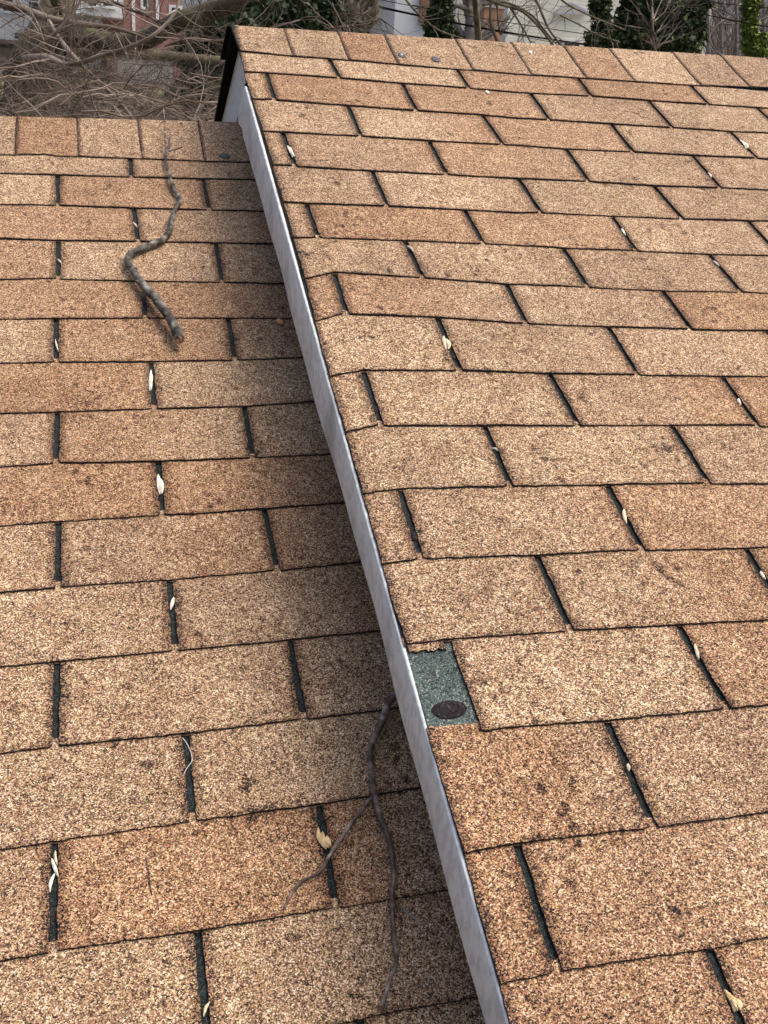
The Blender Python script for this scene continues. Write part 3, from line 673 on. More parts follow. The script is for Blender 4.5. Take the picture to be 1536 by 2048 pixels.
# ---------------------------------------------------------------- bare patch, tar strip, tar dots, nails
def blob(name, parent, u, v, n, ru, rv, mat, hgt=0.0012, seed=0, rot=0.0, dome=1.0):
    rs = np.random.RandomState(seed+5); mb = MB(); K = 28
    w = np.interp(np.linspace(0, 9, K, endpoint=False), np.arange(10), np.append(rs.uniform(0.86, 1.1, 9), [1.0]))
    rings = [(1.0, -0.0008), (0.97, hgt*0.6), (0.7, hgt), (0.35, hgt*1.05)]
    V = []
    for s_, z in rings:
        for k in range(K):
            a = 2*math.pi*k/K; x = math.cos(a)*ru*w[k]*s_; y = math.sin(a)*rv*w[k]*s_
            V.append(toW(u + x*math.cos(rot)-y*math.sin(rot), v + x*math.sin(rot)+y*math.cos(rot), n+z))
    V.append(toW(u, v, n+hgt*1.05))
    F = []
    for i in range(len(rings)-1):
        for k in range(K): F.append((i*K+k, i*K+(k+1) % K, (i+1)*K+(k+1) % K, (i+1)*K+k))
    b = (len(rings)-1)*K
    for k in range(K): F.append((b+k, b+(k+1) % K, len(V)-1))
    mb.add(V, F); return build(mb, name, mat, parent)
tag(blob('tar_strip', house_hi, TARPATCH[0]+0.001, TARPATCH[1], STEP-T-0.0006, 0.0215, 0.0120, TAR, 0.0003, 3, 0.05), 'black oval of exposed roofing tar in the bare patch')
for i, (u, v) in enumerate(TARSPOTS):
    tag(blob('tar_spot', house_hi, u, v, STEP-T-0.0008, 0.0052, 0.0085, TAR, 0.0014, 20+i), None)
GREYTAR = simple('weathered sealant', (0.10, 0.095, 0.11), 0.7, (220, 3, [(0.3, (0.035, 0.033, 0.04)), (0.6, (0.09, 0.085, 0.10)), (0.75, (0.2, 0.19, 0.2))], (1, 1, 1)), bump=(0.5, 0.001))
NAILM = simple('nail metal', (0.6, 0.62, 0.65), 0.3, metal=0.8)
tag(blob('sealant_dot', house_lo, DOT_LOW[0], DOT_LOW[1], 0.0026, 0.0125, 0.0135, GREYTAR, 0.0008, 41), 'grey sealant dot on the low ridge cap')
d1 = blob('sealant_dot', house_hi, DOT_NAIL[0], DOT_NAIL[1]-0.002, STEP+0.0030, 0.0095, 0.014, GREYTAR, 0.0008, 42)
blob('nail_head', d1, DOT_NAIL[0], DOT_NAIL[1], STEP+0.0038, 0.0030, 0.0040, NAILM, 0.0008, 43)
blob('sealant_dot', house_hi, DOT_TAR[0], DOT_TAR[1]-0.003, STEP+0.0030, 0.0105, 0.0155, GREYTAR, 0.0008, 44)

# a hairline crack in the red tab at lower left
mb = MB(); pts = []
for k in range(12):
    f = k/11; pts.append((CRACK_A[0]+(CRACK_B[0]-CRACK_A[0])*f+RS.uniform(-.0007, .0007), CRACK_A[1]+(CRACK_B[1]-CRACK_A[1])*f))
mb.grid([[toW(u-0.0006, v, -0.0012+0.0014), toW(u+0.0006, v, -0.0012+0.0014)] for u, v in pts], 0, True)
build(mb, 'crack', ASPH, house_lo)
# ---------------------------------------------------------------- sticks on the lower roof
BARK = simple('grey bark', (0.2, 0.18, 0.15), 0.85, (55, 6, [(0.36, (0.025, 0.020, 0.016)), (0.47, (0.085, 0.075, 0.062)), (0.57, (0.16, 0.155, 0.14)), (0.68, (0.34, 0.33, 0.30))], (1, 1, 1)), bump=(0.8, 0.003))
BARK2 = simple('brown twig bark', (0.14, 0.09, 0.07), 0.6, (70, 4, [(0.38, (0.055, 0.037, 0.030)), (0.50, (0.14, 0.095, 0.075)), (0.60, (0.24, 0.19, 0.165)), (0.68, (0.42, 0.37, 0.34))], (1, 1, 1)), bump=(0.4, 0.002))
WOOD = simple('torn wood', (0.30, 0.14, 0.07), 0.8, (90, 3, [(0.3, (0.10, 0.04, 0.025)), (0.7, (0.38, 0.20, 0.11))], (1, 1, 1)))
def smooth_path(P, sub=6):
    out = []; n = len(P)
    for i in range(n-1):
        p0, p1, p2, p3 = P[max(i-1, 0)], P[i], P[i+1], P[min(i+2, n-1)]
        for k in range(sub):
            t = k/sub
            out.append(tuple(0.5*((2*b) + (c-a)*t + (2*a-5*b+4*c-d)*t*t + (3*b-a-3*c+d)*t**3) for a, b, c, d in zip(p0, p1, p2, p3)))
    out.append(tuple(P[-1])); return out
def stick(name, parent, path, r0, r1, lift, mat, sides=12, knots=0.12, sub=6, seed=1, cap=True, power=1.0):
    random.seed(seed); rs = np.random.RandomState(seed)
    n = len(path); P = [(u, v, lift(i/(n-1))) for i, (u, v) in enumerate(path)]
    P = smooth_path(P, sub); m_ = len(P)
    rad = []
    bump = noise1(m_, 5, knots, rs) + noise1(m_, 2, knots*0.5, rs)
    for i in range(m_):
        f = i/(m_-1); r = r0 + (r1-r0)*f**power
        rad.append(r*(1+bump[i]))
    wu = noise1(m_, 3, 0.10*r0 + 0.0003, rs); wv = noise1(m_, 3, 0.10*r0 + 0.0003, rs)
    for i in range(m_):                                   # nodes: short swollen rings along the shoot
        if i % 7 == 3: rad[i] *= 1.16
    pts = [toW(u+wu[i], v+wv[i], nn + rad[i]) for i, (u, v, nn) in enumerate(P)]
    mb = MB(); mb.tube(pts, rad, sides, 0, cap, 0.09)
    return mb, P, rad
def nrm(P, i, rad): return toW(P[i][0], P[i][1], P[i][2]+rad)
st = thing('fallen_stick', toW(0.17, -0.3, 0.0), 'thick crooked grey stick bent like an S, lying up the lower roof to its ridge', 'stick', 'fallen branches on the lower roof')
mb, P, rad = stick('x', st, STICK_MAIN, 0.0086, 0.0016, lambda f: 0.004 + 0.004*math.sin(f*9) + (0.007*max(0, 1-f/0.2)), BARK, 14, 0.10, 6, 3, power=1.35)
body = build(mb, 'stem', BARK, st)
mb, P2, r2 = stick('x', st, STICK_TWIG, 0.0024, 0.0009, lambda f: 0.010 + 0.03*f, BARK2, 7, 0.1, 5, 5); build(mb, 'twig', BARK2, st)
mb, P2, r2 = stick('x', st, STICK_SIDE, 0.0018, 0.0013, lambda f: 0.012 + 0.010*f, BARK, 6, 0.05, 4, 6); build(mb, 'twig', BARK, st)
mb, P2, r2 = stick('x', st, STICK_STUB, 0.0050, 0.0036, lambda f: 0.004 + 0.002*f, BARK, 8, 0.05, 4, 7); build(mb, 'stub', BARK, st)
# splintered thick end and lichen-rough burls
mb = MB(); random.seed(4)
e0 = Vector(nrm(P, 0, rad[0])); dv = Vector(nrm(P, 0, rad[0])) - Vector(nrm(P, 5, rad[5])); dv.normalize()
for k in range(16):
    off = Vector((random.uniform(-1, 1), random.uniform(-1, 1), random.uniform(-1, 1)))*0.0055
    a = e0 + off - dv*0.004; b = e0 + off*1.15 + dv*random.uniform(0.003, 0.012) + Vector((random.uniform(0, 1)*0.006, 0, 0))
    mb.tube([a, (a+b)/2, b], [0.0021, 0.0016, 0.0004], 5)
build(mb, 'splintered_end', WOOD, st)
for f, rr in ((14, .0035), (20, .004), (27, .003), (33, .003), (9, .004), (70, .0025), (96, .002)):
    if f < len(P):
        mb = MB(); c = Vector(nrm(P, f, rad[f])); side = Vector((random.uniform(-1, 1), random.uniform(-1, 0.2), random.uniform(0, 0.6))).normalized()
        c1 = c + side*rad[f]*0.7; c2 = c + side*(rad[f]+rr)
        mb.tube([c1, c2, c2+side*0.001], [rr*1.3, rr, rr*0.4], 7, rough=0.15)
        build(mb, 'burl', BARK, st)

fk = thing('fallen_twig', toW(0.37, -1.51, 0.0), 'thin brown forked twig poking out from under the metal trim onto the lower roof', 'twig', 'fallen branches on the lower roof')
mb, P, rad = stick('x', fk, FORK_MAIN, 0.0056, 0.0019, lambda f: 0.006 + 0.010*max(0, 1-f/0.2) + 0.003*math.sin(f*14+1), BARK2, 10, 0.09, 6, 11, power=0.7); build(mb, 'stem', BARK2, fk)
mb, P, rad = stick('x', fk, FORK_LEFT, 0.0030, 0.0014, lambda f: 0.0075 - 0.004*f, BARK2, 8, 0.15, 5, 12); build(mb, 'twig', BARK2, fk)
mb, P, rad = stick('x', fk, FORK_SIDE, 0.0016, 0.0007, lambda f: 0.004 + 0.006*f, BARK, 6, 0.1, 4, 13); build(mb, 'twig', BARK, fk)
mb, P, rad = stick('x', fk, FORK_TIP, 0.0016, 0.0010, lambda f: 0.004, BARK2, 6, 0.1, 4, 14); build(mb, 'twig', BARK2, fk)

# ---------------------------------------------------------------- seed husks, nut, fibre
HUSK = simple('pale husk', (0.72, 0.62, 0.42), 0.6, (160, 2, [(0.3, (0.52, 0.38, 0.22)), (0.6, (0.76, 0.67, 0.48))], (1, 1, 1)))
HUSKW = simple('bleached husk', (0.78, 0.75, 0.66), 0.6, (160, 2, [(0.3, (0.60, 0.53, 0.42)), (0.6, (0.82, 0.79, 0.70))], (1, 1, 1)))
LEAFT = simple('tan dead leaf', (0.66, 0.45, 0.2), 0.6, (60, 3, [(0.35, (0.50, 0.31, 0.13)), (0.6, (0.76, 0.58, 0.32))], (2, 1, 1)))
LBL = [
 ('cream seed husk upright in a slot, below the thick end of the crooked stick', 'w'),
 ('knobbly cream husk in the slot directly below the upright cream husk', 'w'),
 ('curled white husk alone in a slot halfway down the lower roof', 'w'),
 ('long white husk leaning right, uppermost but one in the husk cluster at lower left', 'w'),
 ('long white husk crossing below, lowest in the husk cluster at lower left', 'w'),
 ('small orange-tan husk at the top of the husk cluster at lower left', 'h'),
 ('crumpled tan dead leaf in the slot touched by the left arm of the forked twig', 'leaf'),
 ('slender pale seed husk in the slot at the bottom edge of the lower roof', 'h'),
 ('small cream chip in the slot left of the upper bend of the crooked stick', 'w'),
 ('tiny white chip in the slot far left of the widest bend of the stick', 'w'),
 ('thin pale husk splinter in the left slot level with the thick end of the stick', 'w'),
 ('cream husk pair in a short slot near the trim below the high ridge', 'w'),
 ('broad double cream husk in the slot beside the trim halfway up the higher roof', 'h'),
 ('little tan husk in the slot above the kinked shingle of the higher roof', 'h'),
 ('white flake in the upper slot of the higher roof between two reddish tabs', 'w'),
 ('curved cream husk midway down the long slot at the right of the higher roof', 'h'),
 ('pointed tan husk in the slot right of the bare patch', 'h'),
 ('small orange husk in the slot below and right of the bare patch', 'h'),
 ('large crumpled tan leaf in the slot at the bottom corner of the higher roof', 'leaf'),
 ('bright cream husk in the slot nearest the right end of the higher ridge', 'w'),
 ('thin white chip in a high right slot of the higher roof', 'w'),
 ('small pale husk in the slot near the right border, mid-roof', 'w'),
 ('ring-shaped pale fibre husk in the second slot from the right border', 'w'),
 ('tiny white splinter lying across the slot above the missing tab', 'w'),
 ('white husk at the right border of the higher roof, lowest on that side but one', 'w'),
]
def husk(i, pl, u0, v0, u1, v1, w, label, kind):
    rs = np.random.RandomState(100+i); h = STEP if pl == 'high' else 0.0
    cu, cv = (u0+u1)/2, (v0+v1)/2; L_ = math.hypot(u1-u0, v1-v0); ax = ((u1-u0)/L_, (v1-v0)/L_); px_ = (-ax[1], ax[0])
    mb = MB()
    leaf = kind == 'leaf'
    w = min(w, 0.0085)*0.8 if not leaf else w*0.62
    nfold = 2 if (i in (0, 1, 11, 12, 19)) else (3 if leaf else 1)
    for q in range(nfold):
        sh_ = (q-(nfold-1)/2)*(0.42*w); n = 14; ro, ri = [], []
        lq = L_*(1-0.25*q*(nfold > 1)); st_ = (q*0.25*L_) if nfold > 1 else 0
        bend = rs.uniform(-0.25, 0.25)*w*2
        P = []
        for k in range(n+1):
            f = k/n; s_ = (f-0.5)*lq + (st_*0.5 if q else 0); half = w/2*(math.sin(math.pi*min(1, f*0.93+0.05))**0.7)*(1+rs.uniform(-0.08, 0.08))
            b = bend*math.sin(math.pi*f) + sh_
            row = []
            for c in (-1, -0.5, 0, 0.5, 1):
                x = b + c*half; n_ = -0.0012 + 0.0012*(1-c*c) * (1 if not leaf else rs.uniform(0.5, 1.6)) + 0.0016*q + 0.002*math.sin(math.pi*f) + 0.0008*rs.uniform(-1, 1)
                row.append((cu + ax[0]*s_ + px_[0]*x, cv + ax[1]*s_ + px_[1]*x, n_))
            P.append(row)
        mb.grid([[toW(a, b_, c_+h) for a, b_, c_ in row] for row in P], 0)
        mb.grid([[toW(a, b_, c_+h-0.0006) for a, b_, c_ in row] for row in P], 0, True)
    o = build(mb, 'dead_leaf' if leaf else 'seed_husk', {'w': HUSKW, 'h': HUSK, 'leaf': LEAFT}[kind], None, origin=toW(cu, cv, h))
    tag(o, label, 'leaf' if leaf else 'seed husk', 'husks and leaf bits caught in the shingle slots')
for i, (pl, q) in enumerate(HUSKS):
    husk(i, pl, *q, *LBL[i])

# nut shell on the low roof beside the trim
mb = MB(); cu, cv = NUT
K, J = 16, 10; V = []
for j in range(J+1):
    a = math.pi*j/J
    for k in range(K):
        b = 2*math.pi*k/K; x = math.cos(a)*0.0082; y = math.sin(a)*math.cos(b)*0.0056*(1-0.15*math.cos(a)); z = math.sin(a)*math.sin(b)*0.0050
        ca, sa = math.cos(-0.9), math.sin(-0.9)
        V.append(toW(cu+x*ca-y*sa, cv+x*sa+y*ca, 0.0042+z))
mb.add(V, [(j*K+k, j*K+(k+1) % K, (j+1)*K+(k+1) % K, (j+1)*K+k) for j in range(J) for k in range(K)])
tag(build(mb, 'nut', simple('nut shell', (0.62, 0.36, 0.14), 0.4, (120, 2, [(0.3, (0.55, 0.27, 0.09)), (0.65, (0.72, 0.46, 0.20))], (1, 1, 1))), None, origin=toW(cu, cv, 0)),
    'small smooth orange-tan nut lying alone beside the metal trim', 'nut')
# curled fibre in a slot
mb = MB(); cu, cv = FIBRE; pts = []
for k in range(30):
    f = k/29; a = f*3.4
    pts.append(toW(cu-0.006 + 0.009*math.sin(a) , cv + 0.020 - 0.050*f + 0.004*math.cos(a*2), 0.002+0.003*math.sin(a)))
mb.tube(pts, [0.00045]*30, 5)
tag(build(mb, 'fibre', simple('white fibre', (0.7, 0.68, 0.62), 0.6), None, origin=toW(cu, cv, 0)), 'thin white curled fibre lying in a slot of the lower roof', 'fibre')
BIRD = simple('bird lime', (0.8, 0.78, 0.74), 0.7)
for i, (q, lb) in enumerate(((DROP_A, 'white bird dropping just below the high ridge cap, on a reddish tab'), (DROP_B, 'white bird dropping on the high ridge cap itself'))):
    o = blob('bird_dropping', None, q[0], q[1], STEP+(-0.0006 if i == 0 else 0.0045), 0.0045, 0.007, BIRD, 0.0006, 60+i)
    tag(o, lb, 'bird dropping', 'bird droppings near the high ridge')

# ================================================================ beyond the roofs
# ---------------------------------------------------------------- ground
def ground_z(y):
    a = min(1, max(0, (y-8)/52.0)); a = a*a*(3-2*a)*0.55 + a*0.45
    z = GROUND + (3.3-GROUND)*a
    if y > 60: z += (y-60)*0.035
    return z
mb = MB(); ys = list(np.linspace(-80, 0, 6)) + list(np.linspace(4, 64, 31)) + [80, 110, 160, 240, 360, 520]
rs = np.random.RandomState(3)
xs = list(np.linspace(-300, -40, 8)) + list(np.linspace(-30, 60, 31)) + list(np.linspace(75, 400, 8))
mb.grid([[(x, y, ground_z(y) + (rs.uniform(-0.12, 0.12) if y > 5 else 0)) for x in xs] for y in ys], 0, True)
GRASS = simple('winter grass', (0.16, 0.15, 0.07), 0.9, (0.9, 6, [(0.3, (0.035, 0.027, 0.019)), (0.5, (0.07, 0.055, 0.035)), (0.64, (0.22, 0.21, 0.09))], (1, 1, 1)))
tag(build(mb, 'ground', GRASS), None, kind='structure')

# ---------------------------------------------------------------- wall materials
def brick_mat(name, c1, c2, mortar, sc):
    mt, N, L, B = newmat(name)
    tc = N.new('ShaderNodeTexCoord'); mp = N.new('ShaderNodeMapping'); mp.inputs['Rotation'].default_value = (math.radians(90), 0, 0)
    L.new(tc.outputs['Object'], mp.inputs[0])
    b = N.new('ShaderNodeTexBrick'); b.inputs['Color1'].default_value = (*c1, 1); b.inputs['Color2'].default_value = (*c2, 1); b.inputs['Mortar'].default_value = (*mortar, 1)
    b.inputs['Scale'].default_value = sc; b.inputs['Mortar Size'].default_value = 0.018
    L.new(mp.outputs[0], b.inputs['Vector'])
    n = N.new('ShaderNodeTexNoise'); n.inputs['Scale'].default_value = 2.0; n.inputs['Detail'].default_value = 4; L.new(tc.outputs['Object'], n.inputs['Vector'])
    r = ramp(N, [(0.3, (0.7, 0.7, 0.7)), (0.7, (1.25, 1.2, 1.2))]); L.new(n.outputs[0], r.inputs[0])
    L.new(mixc(N, L, 1.0, b.outputs[0], r.outputs[0], 'MULTIPLY'), B.inputs['Base Color']); B.inputs['Roughness'].default_value = 0.85
    return mt
def siding_mat(name, col, pitch=0.15, dark=0.55):
    mt, N, L, B = newmat(name)
    tc = N.new('ShaderNodeTexCoord'); sp = N.new('ShaderNodeSeparateXYZ'); L.new(tc.outputs['Object'], sp.inputs[0])
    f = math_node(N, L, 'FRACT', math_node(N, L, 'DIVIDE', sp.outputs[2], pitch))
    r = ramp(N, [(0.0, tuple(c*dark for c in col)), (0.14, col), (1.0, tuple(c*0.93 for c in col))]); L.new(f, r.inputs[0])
    n = N.new('ShaderNodeTexNoise'); n.inputs['Scale'].default_value = 0.8; n.inputs['Detail'].default_value = 4; L.new(tc.outputs['Object'], n.inputs['Vector'])
    r2 = ramp(N, [(0.3, (0.85, 0.85, 0.86)), (0.7, (1.0, 1.0, 1.0))]); L.new(n.outputs[0], r2.inputs[0])
    L.new(mixc(N, L, 1.0, r.outputs[0], r2.outputs[0], 'MULTIPLY'), B.inputs['Base Color']); B.inputs['Roughness'].default_value = 0.6
    return mt
BRICK = brick_mat('red brick', (0.27, 0.12, 0.10), (0.35, 0.17, 0.14), (0.38, 0.32, 0.29), 3.4)
BRICKT = brick_mat('tan brick', (0.40, 0.22, 0.14), (0.30, 0.15, 0.10), (0.34, 0.27, 0.2), 3.4)
WHITE = siding_mat('white siding', (0.86, 0.87, 0.88), 0.2, 0.75)
CREAM = siding_mat('pale green-cream siding', (0.86, 0.87, 0.76), 0.17, 0.6)
BEIGE = siding_mat('beige siding', (0.52, 0.49, 0.45), 0.2, 0.6)
PAINT = simple('white paint', (0.80, 0.81, 0.82), 0.5)
GLASS = simple('window glass', (0.035, 0.045, 0.055), 0.08)
ROOFM = simple('far shingles', (0.10, 0.09, 0.09), 0.85, (5, 4, [(0.3, (0.07, 0.06, 0.06)), (0.7, (0.14, 0.12, 0.12))], (1, 1, 1)))
CONC = simple('concrete', (0.42, 0.40, 0.37), 0.85, (1.5, 5, [(0.3, (0.33, 0.31, 0.285)), (0.7, (0.48, 0.46, 0.43))], (1, 1, 1)))

def wallrect(mb, x0, x1, y0, y1, d, depth, mi=0, proud=0.0):
    """a block whose front fills the picture rectangle at distance d"""
    a = at(x0, (y0+y1)/2, d); b = at(x1, (y0+y1)/2, d); t = at((x0+x1)/2, y0, d); u = at((x0+x1)/2, y1, d)
    yy = a.y
    mb.box((a.x, yy-proud, u.z), (b.x, yy+depth, t.z), mi)
def window_part(parent, x0, x1, y0, y1, d, label=None, proud=0.05, bars=True):
    fr = MB(); a = at(x0, (y0+y1)/2, d); b = at(x1, (y0+y1)/2, d); t = at((x0+x1)/2, y0, d).z; u = at((x0+x1)/2, y1, d).z; y = a.y; w = 0.13
    fr.box((a.x-w, y-proud, u-w), (a.x, y+0.02, t+w)); fr.box((b.x, y-proud, u-w), (b.x+w, y+0.02, t+w))
    fr.box((a.x, y-proud, t), (b.x, y+0.02, t+w)); fr.box((a.x-0.04, y-proud-0.05, u-w), (b.x+0.04, y+0.02, u))
    if bars: fr.box((a.x, y-proud*0.7, (t+u)/2-0.035), (b.x, y+0.01, (t+u)/2+0.035))
    f = build(fr, 'window', PAINT, parent, smooth=False)
    g = MB(); g.box((a.x, y-proud*0.35, u), (b.x, y+0.015, t)); build(g, 'pane', GLASS, f, smooth=False)
    return f
def gable_roof(parent, x0, x1, y0, y1, z, rise, over=0.4):
    mb = MB(); ym = (y0+y1)/2
    V = [(x0-over, y0-over, z-0.2), (x1+over, y0-over, z-0.2), (x1+over, ym, z+rise), (x0-over, ym, z+rise), (x0-over, y1+over, z-0.2), (x1+over, y1+over, z-0.2)]
    V += [(a, b, c+0.2) for a, b, c in V]
    mb.add(V, [(0, 1, 2, 3)[::-1], (3, 2, 5, 4)[::-1], (6, 7, 8, 9), (9, 8, 11, 10), (0, 1, 7, 6), (5, 4, 10, 11), (0, 6, 9, 3), (3, 9, 10, 4), (1, 2, 8, 7), (2, 5, 11, 8)])
    return build(mb, 'roof', ROOFM, parent, smooth=False)

# brick house, left -------------------------------------------------
D1 = 62
bx0, bx1 = at(212, 40, D1).x, at(352, 40, D1).x; by = at(300, 40, D1).y; bz = at(300, 150, D1).z - 1
H1 = thing('brick_house', ((bx0+bx1)/2, by, bz), 'red brick house with white window frames and downspouts behind the bare tree', 'house', 'houses beyond the roofs')
mb = MB(); mb.box((bx0, by, bz), (bx1+0.3, by+9, 12.5)); build(mb, 'wall', BRICK, H1, smooth=False)
gable_roof(H1, bx0-2.5, bx1+0.3, by, by+9, 12.5, 2.6)
mb = MB(); wallrect(mb, 150, 246, -60, 36, D1, 0.9, 0, 0.9); build(mb, 'bay', WHITE, H1, smooth=False)
window_part(H1, 176, 192, -30, 12, D1-0.95); window_part(H1, 206, 226, -30, 12, D1-0.95)
window_part(H1, 286, 291, -30, 14, D1, bars=False); window_part(H1, 343, 360, 16, 46, D1)
window_part(H1, 246, 258, -60, -20, D1)
for x in (264.5, 313):
    mb = MB(); a = at(x, -60, D1); b = at(x+0.5, 62, D1); mb.box((a.x-0.06, by-0.12, b.z), (a.x+0.1, by-0.01, 12.4)); build(mb, 'downspout', PAINT, H1, smooth=False)
mb = MB(); wallrect(mb, 236, 262, 66, 82, D1-2, 2, 0); build(mb, 'stoop', CONC, H1, smooth=False)
# white house, far left ---------------------------------------------
D2 = 66
wx0, wx1 = at(-160, 40, D2).x, at(140, 40, D2).x; wy = at(0, 40, D2).y
H2 = thing('white_house', ((wx0+wx1)/2, wy, bz), 'white siding house with a low porch behind the trunk of the bare tree', 'house', 'houses beyond the roofs')
mb = MB(); mb.box((wx0, wy, bz), (wx1, wy+8, 12)); build(mb, 'wall', WHITE, H2, smooth=False); gable_roof(H2, wx0, wx1, wy, wy+8, 12, 2.5)
window_part(H2, 6, 26, -10, 22, D2); window_part(H2, 58, 76, -14, 20, D2); window_part(H2, 30, 44, 66, 92, D2)
mb = MB(); wallrect(mb, -60, 205, 84, 92, D2-3, 3, 0); build(mb, 'porch_roof', ROOFM, H2, smooth=False)
for x in range(82, 200, 22):
    mb = MB(); wallrect(mb, x, x+3.4, 92, 128, D2-2.8, 0.12); build(mb, 'porch_post', PAINT, H2, smooth=False)
mb = MB()
wallrect(mb, 82, 196, 101, 103.5, D2-2.9, 0.08); wallrect(mb, 82, 196, 123, 125, D2-2.9, 0.08)
for x in np.arange(84, 196, 5.2): wallrect(mb, x, x+1.8, 103.5, 123, D2-2.88, 0.05)
build(mb, 'railing', PAINT, H2, smooth=False)
# grey garage between brush and houses
D3 = 58
g0, g1 = at(236, 130, D3), at(345, 130, D3); gt = at(270, 116, D3).z; gb = at(270, 156, D3).z - 0.8
H3 = thing('retaining_wall', ((g0.x+g1.x)/2, g0.y, gb), 'pale concrete retaining wall below the brick house, behind the twigs', 'wall')
mb = MB(); mb.box((g0.x, g0.y, gb), (g1.x, g0.y+0.6, gt)); build(mb, 'block', CONC, H3, smooth=False)
mb = MB(); mb.box((g0.x-0.1, g0.y-0.1, gt), (g1.x+0.1, g0.y+0.7, gt+0.18)); build(mb, 'coping', PAINT, H3, smooth=False)
# beige house behind the evergreens ----------------------------------
def plain_house(name, x0, x1, d, mat, label, top=10.5, depth=8, roof=True, group='houses beyond the roofs'):
    a, b = at(x0, 40, d), at(x1, 40, d); zb = ground_z(a.y) - 0.5
    H = thing(name, ((a.x+b.x)/2, a.y, zb), label, 'house', group)
    mb = MB(); mb.box((a.x, a.y, zb), (b.x, a.y+depth, top)); build(mb, 'wall', mat, H, smooth=False)
    if roof: gable_roof(H, a.x, b.x, a.y, a.y+depth, top, 2.2)
    return H
H4 = plain_house('beige_house', 560, 672, 64, BEIGE, 'beige siding house with a white corner post behind the evergreens')
mb = MB(); wallrect(mb, 633, 640, -40, 50, 64, 0.2, 0, 0.08); build(mb, 'corner_post', PAINT, H4, smooth=False)
window_part(H4, 600, 622, -20, 20, 64)
H5 = plain_house('brick_house', 672, 802, 66, BRICKT, 'tan brick house with a thin white pipe, left of the white house', group='houses beyond the roofs')
mb = MB(); wallrect(mb, 777.5, 780.5, 22, 110, 66, 0.2, 0, 0.12); build(mb, 'pipe', PAINT, H5, smooth=False)
window_part(H5, 676, 684, 18, 34, 66, bars=False); window_part(H5, 724, 742, -12, 20, 66)
H6 = plain_house('white_house', 789, 862, 60, simple('pale blue-white stucco', (0.82, 0.86, 0.90), 0.6), 'pale blue-white house beside the ivy-covered column of a tree')
window_part(H6, 846, 854, 10, 30, 60); mb = MB(); wallrect(mb, 842, 862, -30, 44, 59.6, 0.3, 0); build(mb, 'side_panel', BRICKT, H6, smooth=False)
H7 = plain_house('siding_house', 1012, 1420, 55, CREAM, 'pale cream siding house behind arching bare branches and power lines', top=11.0)
mb = MB(); wallrect(mb, 1014, 1019, -60, 110, 55, 0.2, 0, 0.1); build(mb, 'corner_post', PAINT, H7, smooth=False)
TRIMG = simple('blue-grey trim', (0.50, 0.50, 0.60), 0.6)
mb = MB()
def bar(mb, x0, y0, x1, y1, d, w, t_=0.12):
    a, b = at(x0, y0, d), at(x1, y1, d); dv = (b-a).normalized(); up = Vector((0, 1, 0)).cross(dv).normalized()*w/2
    V = [a-up, b-up, b+up, a+up]; V = [tuple(q) for q in V] + [tuple(q - Vector((0, t_, 0))) for q in V]
    mb.add(V, [(0, 1, 2, 3), (7, 6, 5, 4), (0, 4, 5, 1), (1, 5, 6, 2), (2, 6, 7, 3), (3, 7, 4, 0)])
bar(mb, 1108, 24, 1140, 6, 54.9, 0.09); bar(mb, 1140, 6, 1174, 24, 54.9, 0.09); bar(mb, 1108, 27, 1174, 27, 54.9, 0.06)
build(mb, 'vent_trim', TRIMG, H7, smooth=False)
window_part(H7, 1126, 1156, 84, 130, 55); window_part(H7, 1060, 1082, -60, -20, 55)
# brick chimney
D8 = 52; c0, c1 = at(966, 60, D8), at(1004, 60, D8); ct = at(985, 16, D8).z; cb = ground_z(c0.y)-0.3
H8 = thing('brick_chimney', ((c0.x+c1.x)/2, c0.y, cb), 'square orange-tan brick chimney stack standing left of the cream siding house', 'chimney')
mb = MB(); mb.box((c0.x, c0.y, cb), (c1.x, c0.y+1.0, ct)); build(mb, 'stack', brick_mat('orange brick', (0.46, 0.25, 0.15), (0.38, 0.19, 0.12), (0.4, 0.3, 0.22), 4.5), H8, smooth=False)
mb = MB(); mb.box((c0.x-0.06, c0.y-0.06, ct), (c1.x+0.06, c0.y+1.06, ct+0.12)); build(mb, 'chimney_cap', CONC, H8, smooth=False)

# ---------------------------------------------------------------- bare trees
BARKB = simple('brown-grey bark', (0.14, 0.11, 0.08), 0.9, (14, 5, [(0.3, (0.065, 0.05, 0.036)), (0.5, (0.13, 0.105, 0.075)), (0.7, (0.20, 0.18, 0.11))], (1, 1, 0.5)), bump=(0.5, 0.02))
BARKL = simple('light twig bark', (0.24, 0.19, 0.15), 0.85, (3.5, 4, [(0.3, (0.055, 0.042, 0.034)), (0.45, (0.12, 0.09, 0.07)), (0.56, (0.22, 0.175, 0.14)), (0.68, (0.38, 0.33, 0.28))], (1, 1, 1)))
BARKD = simple('dark twig bark', (0.07, 0.055, 0.042), 0.9, (2, 4, [(0.38, (0.012, 0.010, 0.008)), (0.52, (0.035, 0.028, 0.021)), (0.7, (0.10, 0.08, 0.062))], (1, 1, 1)))
BARKG = simple('grey bark far', (0.20, 0.18, 0.17), 0.9, (6, 4, [(0.3, (0.12, 0.105, 0.10)), (0.7, (0.25, 0.23, 0.22))], (1, 1, 1)))
